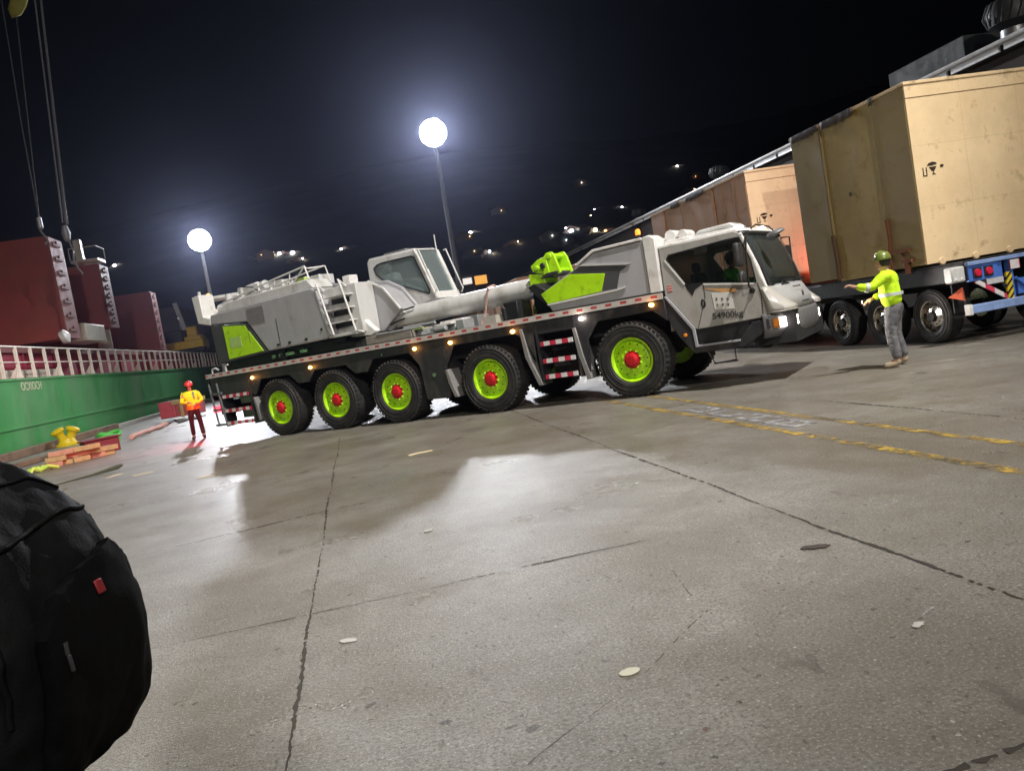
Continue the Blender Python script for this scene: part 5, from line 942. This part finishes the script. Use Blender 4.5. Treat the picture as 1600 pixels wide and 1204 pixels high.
HL = [(47.6, 283.7, 38.2, .8, LW, 'right of the middle mast, higher of its cluster'), (50.2, 279.4, 36.7, .6, LW, 'just right of the middle mast'), (54.3, 278.1, 36.4, .6, LW, 'third in the cluster right of the middle mast'), (48.2, 256.7, 28, .5, LW, 'low on the slope right of the middle mast'),
      (70.9, 261.5, 30.6, .5, LW, 'low and left in the brightest cluster'), (82.6, 277.3, 37, .75, LW, 'above the lime bracket'), (78.2, 262.5, 31.2, .95, LW, 'brightest lamp above the lime bracket'), (77.6, 266.7, 32.8, .55, LW, 'beside the brightest lamp'),
      (94.6, 284.3, 39.8, .75, LW, 'topmost of the cluster above the engine cover'), (90.1, 276, 36.6, .9, LY, 'warm lit house in the brightest cluster'), (85.3, 258.8, 30, .9, LY, 'warm lit house beneath the brightest cluster'), (87.5, 255, 28.7, .6, LO, 'orange lit house left of the warehouse eave'),
      (80.5, 246.6, 25.3, .55, LW, 'white lamp just above the warehouse eave'), (104.8, 282.9, 39.3, .5, LW, 'upper lamp left of the orange crate'), (102.2, 276.1, 36.8, .55, LW, 'lower lamp left of the orange crate'), (165, 363, 65.4, .6, LW, 'lonely highest lamp on the hill'), (139.9, 295.4, 43.5, .7, LY, 'lamp just above the orange crate'),
      (-23.2, 314, 45.1, .5, LW, 'leftmost of the row above the crane ladder'), (-20.5, 312.4, 44.7, .75, LW, 'second of the row above the crane handrail'), (-15.5, 309.3, 43.8, 1.0, LW, 'brightest of the row above the crane handrail'), (-11.8, 297.3, 39.7, .35, LW, 'faint lamp right of the row above the handrail'),
      (2.2, 299.9, 41.4, .5, LW, 'alone left of the operator cab'), (-92.1, 369, 57.5, .8, LW, 'alone above the ship'), (59.2, 261.9, 30.4, .25, LY, 'faintest, between the two clusters')]
for k, (x, y, z, s, lm, t_) in enumerate(HL): house(x, y, z, s*.8, lm, k, 'small hillside house with a lit lamp, '+t_)
rnd = random.Random(31)
for k in range(11):
    cx, sp_ = ((90, 22), (52, 14), (-18, 10), (130, 25))[k % 4]; x = cx+rnd.uniform(-sp_, sp_); y = rnd.uniform(245, 330); hh = hill_z(x, y)+2
    r_ = empty('hillside_house', (x, y, hh-2), rnd.uniform(-.5, .5), 'tiny dark house with a faint pinpoint lamp, scattered between the brighter hillside clusters', 'house', 'faint pinpoint houses on the dark hillside')
    mb = MB(); mb.box((-3, 1, -4), (3, 6, 2.4)); mb.prism([(-3.4, 2.4), (3.4, 2.4), (0, 3.8)], .8, 6.2); mb.build('wall', HW[k % 3], r_); mb = MB(); mb.lathe([(0, -.15), (.15, 0), (0, .15)], (rnd.uniform(-2, 2), .6, 1.8), (0, 0, 1), 8); mb.build('lamp', (LW, LY, LY, LO)[k % 4], r_)
gb = empty('gate_building', (29.5, 213, 12.0), 0, 'white lit building with an orange lit front, right of the operator cab', 'building')
mb = MB(); mb.box((-1, 0, -6), (5, 6, 6.2)); mb.build('wall', mat('gate_white', (.5, .47, .42), .7), gb); mb = MB(); mb.box((5, .5, -6), (9.5, 6, 5.6)); mb.build('wing', mat('wing_brown', (.14, .10, .07), .7), gb)
mb = MB(); mb.box((5.3, .35, 3.3), (8.6, .5, 5.6)); mb.build('lit_front', emis('orange_front_glow', (1, .48, .10), .9), gb); mb = MB(); mb.box((.2, -.1, 4.2), (1.4, 0, 5.2)); mb.build('window', DARK, gb); mb = MB(); mb.box((2.0, -.1, 3.8), (4.4, 0, 5.4)); mb.build('lit_window', emis('gate_window', (1, .92, .85), .9), gb)
# ================================================================ NIGHT HAZE
mb = MB(); mb.box((-550, -90, -7), (450, 700, 190)); hz = mb.build('haze', bpy.data.materials.new('haze_air'), smooth=False); tag(hz, kind='stuff')
hm = hz.data.materials[0]; hm.use_nodes = True; hN = hm.node_tree.nodes; hN.remove(hN['Principled BSDF']); pv_ = hN.new('ShaderNodeVolumePrincipled')
pv_.inputs['Color'].default_value = (.50, .55, .82, 1); pv_.inputs['Density'].default_value = .00032; pv_.inputs['Anisotropy'].default_value = .86; hm.node_tree.links.new(pv_.outputs[0], hN['Material Output'].inputs['Volume'])
# ================================================================ PEOPLE
def skin(name, J, E_, m, parent, sub=2, root=None):
    """J: name -> (x, y, z, radius or (rx, ry)); E_: list of joint chains"""
    keys = list(J); ix = {k: i for i, k in enumerate(keys)}; es = set()
    for ch in E_:
        for a, b in zip(ch, ch[1:]): es.add((ix[a], ix[b]))
    me = bpy.data.meshes.new(name); me.from_pydata([J[k][:3] for k in keys], list(es), []); o = bpy.data.objects.new(name, me); link(o)
    sk = o.modifiers.new('skin', 'SKIN'); sk.use_smooth_shade = True
    for k, i in ix.items():
        r_ = J[k][3]; v = me.skin_vertices[0].data[i]; v.radius = (r_, r_) if isinstance(r_, (int, float)) else r_; v.use_root = (k == (root or keys[0]))
    s = o.modifiers.new('sub', 'SUBSURF'); s.levels = s.render_levels = sub
    freeze(o); o.data.materials.clear(); o.data.materials.append(m); o.data.name = name; o.data.polygons.foreach_set('use_smooth', [True]*len(o.data.polygons)); o.parent = parent; return o
SKINM = mat('skin', (.42, .24, .16), .5, 0, .08, 12, spec=.35); HIVIS = mat('hivis_yellow', (.52, .82, .01), .75, 0, .22, 11, bump=1, bscale=13); JEAN = mat('grey_denim', (.075, .075, .083), .9, 0, .45, 9, bump=1, bscale=16, col2=(.13, .13, .137), c2=.5, c2scale=9)
REFL = mat('reflective_band', (.50, .53, .50), .4, 0, .1, 10); BOOT = mat('tan_boots', (.28, .22, .15), .7, 0, .2, 12); BOOTD = mat('dark_boots', (.03, .026, .024), .7, 0, .2, 12); HAIR = mat('dark_hair', (.015, .012, .01), .8)
def hand(J, E_, pre, w_, d, up, side, curl=.3):
    """palm and five fingers appended to a skin skeleton; w_ wrist point, d fingers' direction, side thumb side"""
    d = Vector(d).normalized(); up = Vector(up).normalized(); sd = d.cross(up).normalized()*side; w_ = Vector(w_)
    J[pre+'palm'] = (*(w_+d*.05), (.020, .034)); 
    for k, (o, l_) in enumerate(((-.030, .060), (-.010, .074), (.010, .080), (.030, .072))):
        b = w_+d*.085+sd*o; m1 = b+(d*cos(curl)-up*sin(curl))*l_*.5; t = m1+(d*cos(curl*2.2)-up*sin(curl*2.2))*l_*.5
        J[f'{pre}k{k}'] = (*b, .0115); J[f'{pre}m{k}'] = (*m1, .0100); J[f'{pre}t{k}'] = (*t, .0085); E_.append([pre+'palm', f'{pre}k{k}', f'{pre}m{k}', f'{pre}t{k}'])
    a = w_+d*.045+sd*.038; b = a+(d*.6+sd*.6-up*.3).normalized()*.035; c = b+(d*.9+sd*.15-up*.4).normalized()*.03
    J[pre+'th0'] = (*a, .013); J[pre+'th1'] = (*b, .011); J[pre+'th2'] = (*c, .0095); E_.append([pre+'palm', pre+'th0', pre+'th1', pre+'th2'])
def head_mesh(mb, c, fwd, s=1.0):
    """adds a head of skull, jaw, nose, ears, brow and mouth facing fwd"""
    q = Vector(fwd).normalized().to_track_quat('X', 'Z').to_matrix().to_4x4(); mb.M = Matrix.Translation(c) @ q @ Matrix.Diagonal((s, s, s, 1))
    n = 20; rows = []
    for z, rx, ry, ox in ((-.125, .02, .02, .035), (-.118, .045, .036, .03), (-.095, .068, .052, .018), (-.06, .080, .062, .008), (-.02, .088, .070, 0), (.03, .094, .075, -.004), (.07, .088, .072, -.008), (.10, .062, .053, -.01), (.115, .02, .018, -.01)):
        rows.append([(ox+rx*cos(t)*(1 if cos(t) > 0 else .98), ry*sin(t), z) for t in [2*pi*k/n for k in range(n+1)]])
    V = [[mb.v(p) for p in r_[:-1]] for r_ in rows]
    for A, B in zip(V, V[1:]):
        for k in range(n): mb.bm.faces.new([A[k], A[(k+1) % n], B[(k+1) % n], B[k]])
    mb.bm.faces.new(V[0][::-1]); mb.bm.faces.new(V[-1])
    mb.prism([(.080, .012), (.092, .0), (.112, -.034), (.108, -.044), (.082, -.042)], -.013, .013)     # nose
    mb.box((.070, -.026, -.078), (.089, .026, -.066)); mb.box((.072, -.055, .012), (.090, .055, .022))
    for s_ in (-1, 1): mb.lathe([(0, -.01), (.022, -.008), (.03, .0), (.02, .01), (0, .006)], (-.004, s_*.074, -.015), (0, s_, 0), 12, sx=.8, sy=1.1)
    mb.M = Matrix.Identity(4)
def figure(root, P, fwd, mtop, mleg, mboot, mhat, hat_tilt=0, headz=None, hair=True, collar=True, bands=True, s=1.0, fat=1.0):
    """P: joints in metres, local to root: pelvis chest neck head sL eL wL sR eR wR hL kL aL hR kR aR and toe directions"""
    J = {}; E_ = []
    def put(k, p, r_): J[k] = (*p, r_)
    put('pelvis', P['pelvis'], .08); put('belly', (Vector(P['pelvis'])+Vector(P['chest']))/2, .085); put('chest', P['chest'], .09); put('neck', P['neck'], .052); put('skull', Vector(P['head'])-Vector((0, 0, .05)), .05)
    E_.append(['pelvis', 'belly', 'chest', 'neck', 'skull'])
    for a in 'LR':
        put('s'+a, P['s'+a], .05); put('e'+a, P['e'+a], .038); put('w'+a, P['w'+a], .027); put('h'+a, P['h'+a], .07); put('k'+a, P['k'+a], .05); put('a'+a, P['a'+a], .038); put('f'+a, P['f'+a], .035)
        E_.append(['chest', 's'+a, 'e'+a, 'w'+a, 'hand'+a+'palm']); E_.append(['pelvis', 'h'+a, 'k'+a, 'a'+a, 'f'+a])
    for a, sd in (('L', 1), ('R', -1)):
        d = P.get('hd'+a) or (Vector(P['w'+a])-Vector(P['e'+a])); hand(J, E_, 'hand'+a, P['w'+a], d, P.get('up'+a, (0, 0, 1)), sd, P.get('curl'+a, .35))
    body = skin('body', J, E_, SKINM, root)
    mb = MB(); head_mesh(mb, Vector(P['head'])+Vector((0, 0, 0)), P.get('look', fwd)); bm2 = mb.bm; bmesh.ops.recalc_face_normals(bm2, faces=bm2.faces); bm2.from_mesh(body.data); bm2.to_mesh(body.data); bm2.free()
    body.data.polygons.foreach_set('use_smooth', [True]*len(body.data.polygons))
    # jacket with sleeves
    J = {}; E_ = []; ch = Vector(P['chest']); pv = Vector(P['pelvis']); nk = Vector(P['neck'])
    s *= fat; put('hem', pv-Vector((0, 0, .05)), (.185*s, .135*fat)); put('waist', pv.lerp(ch, .45), (.18*s, .135*fat)); put('chest', ch, (.20*s, .14*fat)); put('yoke', ch.lerp(nk, .55), (.15*s, .10*fat)); put('collar', nk+Vector((0, 0, -.02)), (.075, .075))
    E_.append(['hem', 'waist', 'chest', 'yoke', 'collar'])
    for a in 'LR':
        S, El, Wr = Vector(P['s'+a]), Vector(P['e'+a]), Vector(P['w'+a]); put('s'+a, S, .078*fat); put('u'+a, S.lerp(El, .5), .064*fat); put('e'+a, El, .060*fat); put('f'+a, El.lerp(Wr, .5), .052*fat); put('w'+a, El.lerp(Wr, .93), .044*fat)
        E_.append(['yoke', 's'+a, 'u'+a, 'e'+a, 'f'+a, 'w'+a])
    jk = skin('jacket', J, E_, mtop, root, 2, 'hem')
    J = {}; E_ = []
    put('waist', pv+Vector((0, 0, .06)), (.155*s, .12)); put('hip', pv-Vector((0, 0, .06)), (.165*s, .125)); E_.append(['waist', 'hip'])
    for a in 'LR':
        H, K, A = Vector(P['h'+a]), Vector(P['k'+a]), Vector(P['a'+a]); put('h'+a, H-Vector((0, 0, .04)), .098*fat); put('t'+a, H.lerp(K, .55), .084*fat); put('k'+a, K, .070*fat); put('c'+a, K.lerp(A, .4), .072*fat); put('a'+a, A+Vector((0, 0, .015)), .062*fat)
        E_.append(['hip', 'h'+a, 't'+a, 'k'+a, 'c'+a, 'a'+a])
    skin('trousers', J, E_, mleg, root, 2, 'waist')
    for a in 'LR':
        A, F_ = Vector(P['a'+a]), Vector(P['f'+a]); J = {}; E_ = []
        put('top', A+Vector((0, 0, .03)), .056); put('heel', A+Vector((0, 0, -.04)), .052); put('ball', F_+Vector((0, 0, .005)), (.05, .042)); put('toe', F_+(F_-A).normalized()*.07*Vector((1, 1, 0)), (.042, .03)); E_.append(['top', 'heel', 'ball', 'toe']); skin('boot', J, E_, mboot, root, 2)
    H = Vector(P['head']); lk = Vector(P.get('look', fwd)).normalized()
    q = lk.to_track_quat('X', 'Z').to_matrix().to_4x4(); mb = MB(); mb.M = Matrix.Translation(H+Vector((0, 0, .028))) @ q @ Matrix.Rotation(hat_tilt, 4, 'Y')
    mb.lathe([(.118, .0), (.122, .01), (.120, .03), (.112, .065), (.09, .10), (.055, .125), (0, .134)], (-.004, 0, 0), (0, 0, 1), 26, sx=.98, sy=1.16) if False else mb.lathe([(.118, .0), (.122, .01), (.120, .03), (.112, .065), (.09, .10), (.055, .125), (0, .134)], (-.004, 0, 0), (0, 0, 1), 26)
    mb.prism([(.09, -.10), (.14, -.08), (.165, -.03), (.165, .03), (.14, .08), (.09, .10)], -.002, .010, 'z'); mb.tube([(.10, 0, .10), (.0, 0, .142), (-.10, 0, .09)], .012, 6); mb.M = Matrix.Identity(4); mb.build('helmet', mhat, root)
    if hair: mb = MB(); mb.lathe([(.075, -.07), (.090, -.03), (.094, .03), (.08, .06)], H+Vector((0, 0, 0))-lk*.012, (0, 0, 1), 20, sx=1, sy=1); mb.M = Matrix.Identity(4); h = mb.build('hair', HAIR, root)
    if bands:
        for a in 'LR':
            El, Wr = Vector(P['e'+a]), Vector(P['w'+a]); d = (Wr-El).normalized(); m_ = El.lerp(Wr, .28); mb = MB(); mb.cyl(m_-d*.025, m_+d*.025, .062*fat, .059*fat, 18); mb.build('sleeve_band', REFL, root)
    return jk
def belt_band(root, z, rx, ry, c, m, h=.05, name='reflective_band'):
    mb = MB(); mb.lathe([(1, -h/2), (1.01, 0), (1, h/2)], (0, 0, 0), (0, 0, 1), 32)
    for v in mb.bm.verts: v.co = Vector((v.co.x*rx+c[0], v.co.y*ry+c[1], v.co.z+z))
    return mb.build(name, m, root)
# signalling worker: local x = the way he faces
pr = empty('person', (8.42, 11.36, 0), R(135), 'worker in lime hi-vis jacket, grey jeans and green helmet, arm stretched towards the crane', 'person', None)
P1 = dict(pelvis=(0, 0, .93), chest=(.02, 0, 1.27), neck=(.03, 0, 1.47), head=(.055, .01, 1.60), sL=(.03, .20, 1.40), eL=(.20, .33, 1.24), wL=(.42, .44, 1.30), sR=(.02, -.20, 1.40), eR=(.10, -.27, 1.14), wR=(.30, -.12, 1.06),
          hL=(0, .10, .88), kL=(.06, .14, .49), aL=(.0, .17, .10), fL=(.14, .21, .045), hR=(0, -.10, .88), kR=(.03, -.14, .49), aR=(-.05, -.15, .10), fR=(.09, -.16, .045), hdL=(1, .5, .5), upL=(-.3, 0, 1), curlL=.5, look=(1, .55, -.05))
GRH = mat('helmet_olive', (.15, .19, .035), .28, 0, .1, 9, coat=.4)
figure(pr, P1, (1, 0, -.05), HIVIS, JEAN, BOOT, GRH, fat=1.2)
belt_band(pr, 1.10, .170, .232, (.005, 0), REFL)
tch = empty('torch', (0, 0, 0), 0, 'small lit torch in the right hand of the signalling worker', 'torch')
tch.location = pr.matrix_basis @ Vector((.36, -.09, 1.09)); tch.rotation_euler = (0, 0, R(120))
mb = MB(); mb.cyl((-.08, 0, 0), (.06, 0, 0), .016, n=12); mb.cyl((.06, 0, 0), (.10, 0, 0), .018, .028, 14); mb.build('barrel', BLACK, tch)
mb = MB(); mb.cyl((.10, 0, 0), (.104, 0, 0), .026, n=14); mb.build('lens', emis('torch_glow', (1, .85, .55), 30), tch)
l = bpy.data.lights.new('torch_light', 'POINT'); l.energy = 1.6; l.color = (1, .78, .4); l.shadow_soft_size = .03; lo = bpy.data.objects.new('torch_light', l); link(lo, tch); lo.location = (.0, .06, .06)
pr.scale = (1.05, 1.05, 1.05)
# worker at the tail, facing the camera
pl = empty('person', (-4.95, 25.3, 0), R(-82), 'red-helmeted worker in yellow hi-vis top and dark trousers at the tail of the crane', 'person', None)
P2 = dict(pelvis=(0, 0, .93), chest=(.02, 0, 1.27), neck=(.03, 0, 1.47), head=(.05, 0, 1.60), sL=(.02, .19, 1.40), eL=(.05, .29, 1.15), wL=(.22, .14, 1.06), sR=(.02, -.19, 1.40), eR=(.06, -.29, 1.15), wR=(.23, -.10, 1.12),
          hL=(0, .09, .88), kL=(.04, .13, .49), aL=(-.0, .15, .10), fL=(.14, .17, .045), hR=(0, -.09, .88), kR=(.03, -.12, .49), aR=(-.02, -.13, .10), fR=(.12, -.15, .045), look=(1, .1, -.1))
figure(pl, P2, (1, 0, 0), mat('hivis_yellow_shirt', (.80, .78, .01), .7, 0, .12, 9), mat('maroon_trousers', (.035, .012, .015), .8, 0, .2, 9), BOOTD, mat('helmet_red', (.62, .05, .05), .3, 0, .1, 9, coat=.4), bands=False)
belt_band(pl, .96, .150, .200, (0, 0), mat('orange_band', (.80, .30, .03), .7), .13, 'orange_band'); mb = MB(); mb.box((.13, .06, 1.22), (.16, .11, 1.42)); mb.build('badge', mat('badge_green', (.1, .3, .2), .6), pl)
# driver seated in the crane's cab
dx = Matrix.Rotation(R(-43), 3, 'Z') @ Vector((1.84, .52, 0)) + Vector((4.891, 14.005, 0))
dr = empty('person', (dx.x, dx.y, .50), R(-43), 'driver in green hi-vis jacket seated behind the cab window of the crane', 'person', None)
P3 = dict(pelvis=(0, 0, 1.0), chest=(.05, 0, 1.34), neck=(.08, 0, 1.53), head=(.11, 0, 1.66), sL=(.07, .19, 1.46), eL=(.25, .25, 1.24), wL=(.48, .16, 1.28), sR=(.07, -.19, 1.46), eR=(.25, -.25, 1.24), wR=(.48, -.16, 1.28),
          hL=(.06, .10, .96), kL=(.48, .12, 1.0), aL=(.62, .13, .74), fL=(.72, .14, .68), hR=(.06, -.10, .96), kR=(.48, -.12, 1.0), aR=(.62, -.13, .74), fR=(.72, -.14, .68), look=(1, -.35, 0))
figure(dr, P3, (1, 0, 0), mat('hivis_green', (.10, .62, .03), .7, 0, .1, 9), BOOTD, BOOTD, mat('helmet_dark', (.05, .05, .06), .4), bands=False)
# passer-by with the backpack, only the bag reaches into the picture
bp_ = empty('person', (-.80, 1.22, 0), R(168), 'bystander in black beyond the left edge, wearing the black backpack', 'person', None)
P4 = dict(pelvis=(0, 0, .93), chest=(.02, 0, 1.27), neck=(.05, 0, 1.47), head=(.09, 0, 1.59), sL=(.0, .19, 1.41), eL=(.03, .25, 1.12), wL=(.14, .24, .90), sR=(.0, -.19, 1.41), eR=(.03, -.25, 1.12), wR=(.14, -.24, .90),
          hL=(0, .09, .88), kL=(.04, .12, .49), aL=(-.0, .13, .10), fL=(.14, .15, .045), hR=(0, -.09, .88), kR=(.03, -.11, .49), aR=(-.02, -.12, .10), fR=(.12, -.14, .045))
BKC = mat('black_clothes', (.012, .012, .014), .85, 0, .2, 9); figure(bp_, P4, (1, 0, 0), BKC, BKC, BOOTD, BKC, bands=False)
NYL = mat('black_nylon', (.0040, .0040, .0046), .7, 0, .3, 14, bump=.12, bscale=260, spec=.12); NYL2 = mat('black_nylon_matt', (.0025, .0025, .003), .8, 0, .3, 14, bump=.1, bscale=260, spec=.1)
bk = empty('backpack', (-.545, 1.183, 1.09), R(-12), 'large black backpack with small red tag and grey zip pull at the left edge', 'backpack')
mb = MB(); n = 28; rows = []
for z, x1, yw, x0 in ((0.0, .05, .11, -.14), (.03, .10, .15, -.15), (.10, .135, .155, -.15), (.20, .145, .160, -.15), (.28, .135, .158, -.15), (.36, .105, .148, -.15), (.42, .06, .125, -.15), (.455, .01, .10, -.145), (.47, -.04, .09, -.13), (.475, -.07, .05, -.10)):
    row = []
    for k in range(n):
        t = 2*pi*k/n; cx, cy = cos(t), sin(t); e = .42; sx_ = math.copysign(abs(cx)**e, cx); sy_ = math.copysign(abs(cy)**e, cy)
        row.append(((x0+x1)/2+sx_*(x1-x0)/2+.004*sin(7*t+z*40), sy_*yw+.003*sin(5*t+z*30), z))
    rows.append(row+[row[0]])
V = [[mb.v(p) for p in r_[:-1]] for r_ in rows]
for A, B in zip(V, V[1:]):
    for k in range(n): mb.bm.faces.new([A[k], A[(k+1) % n], B[(k+1) % n], B[k]])
mb.bm.faces.new(V[0][::-1]); mb.bm.faces.new(V[-1]); o = mb.build('body', NYL, bk, angle=80); s_ = o.modifiers.new('sub', 'SUBSURF'); s_.levels = s_.render_levels = 3
def ribbon(pts, r, m, name, parent): mb = MB(); mb.tube(pts, r, 8); return mb.build(name, m, parent)
tx = bpy.data.textures.new('folds', 'CLOUDS'); tx.noise_scale = .085; dm = o.modifiers.new('folds', 'DISPLACE'); dm.texture = tx; dm.strength = .020; dm.mid_level = .5; dm.texture_coords = 'LOCAL'
tx2 = bpy.data.textures.new('creases', 'CLOUDS'); tx2.noise_scale = .030; d2 = o.modifiers.new('creases', 'DISPLACE'); d2.texture = tx2; d2.strength = .006; d2.mid_level = .5; d2.texture_coords = 'LOCAL'
dg_ = bpy.context.evaluated_depsgraph_get(); dg_.update(); freeze(o); bag = o
pb_ = bmesh.new(); pb_.from_mesh(bag.data)      # outer pocket: a thicker panel following the bag's face
for co, no in (((0, 0, .292), (0, -.22, 1)), ((0, .122, 0), (0, 1, 0)), ((0, -.112, 0), (0, -1, 0)), ((0, 0, .045), (0, 0, -1)), ((.03, 0, 0), (-1, 0, 0)), ((0, .105, .292), (0, 1, 1)), ((0, -.098, .252), (0, -1, 1.1)), ((0, .10, .06), (0, 1, -1)), ((0, -.09, .06), (0, -1, -1))):
    bmesh.ops.bisect_plane(pb_, geom=pb_.verts[:]+pb_.edges[:]+pb_.faces[:], plane_co=co, plane_no=no, clear_outer=True)
pb_.normal_update()
for v in pb_.verts: v.co += v.normal*.003
pm = bpy.data.meshes.new('front_pocket'); pb_.to_mesh(pm); pb_.free(); pm.materials.clear(); pm.materials.append(NYL2); pk = bpy.data.objects.new('front_pocket', pm); link(pk, bk)
so_ = pk.modifiers.new('so', 'SOLIDIFY'); so_.thickness = .016; so_.offset = 1; so_.use_rim = True; b_ = pk.modifiers.new('b', 'BEVEL'); b_.width = .005; b_.segments = 3
def piping(pts, r, m, name):
    out = []
    for a_, b_ in zip(pts, pts[1:]):
        for k in range(6): out.append(Vector(a_).lerp(Vector(b_), k/6))
    out.append(Vector(pts[-1])); res = []
    for p in out:
        ok, loc, nrm, ix_ = bag.closest_point_on_mesh(p); res.append(loc+nrm*r*.3)
    mb = MB(); mb.tube(res, r, 8); return mb.build(name, m, bk, angle=80)
piping([(.097, -.17, .335), (.0967, -.11, .3454), (.1025, -.067, .3526), (.0994, -.0036, .3623), (.0939, .0538, .3677), (.0914, .0979, .3627), (.07, .14, .35)], .0035, NYL, 'zip_seam')
piping([(.05, -.12, .405), (.0509, -.0174, .4218), (.0531, .0624, .4193), (.07, .10, .395)], .003, NYL2, 'top_seam')
piping([(.09, .15, .35), (.11, .165, .25), (.12, .165, .15), (.10, .16, .06)], .004, NYL, 'side_seam')
piping([(.10, -.16, .33), (.125, -.16, .25), (.125, -.16, .15)], .004, NYL, 'side_seam')
mb = MB(); mb.box((-.002, -.0085, -.010), (.002, .0085, .010)); o = mb.build('red_tag', mat('tag_red', (.20, .008, .012), .6), bk, bevel=.002); o.location = (.1575, .0095, .2650); o.rotation_euler = (0, R(-13), 0)
mb = MB(); mb.box((-.002, -.004, -.008), (.002, .004, .008)); mb.tube([(.002, 0, -.008), (.003, .001, -.030)], .003, 6); o = mb.build('zip_pull', mat('zip_grey', (.045, .045, .05), .4, .3), bk, bevel=.001); o.location = (.1585, -.090, .218)
ribbon([(-.10, -.05, .47), (-.09, -.05, .51), (-.09, .05, .51), (-.10, .05, .47)], .010, NYL2, 'carry_loop', bk)
for s in (-1, 1): ribbon([(-.14, s*.08, .45), (-.22, s*.10, .50), (-.36, s*.11, .42), (-.40, s*.12, .25), (-.26, s*.14, .05), (-.14, s*.12, .03)], .016, NYL2, 'shoulder_strap', bk)
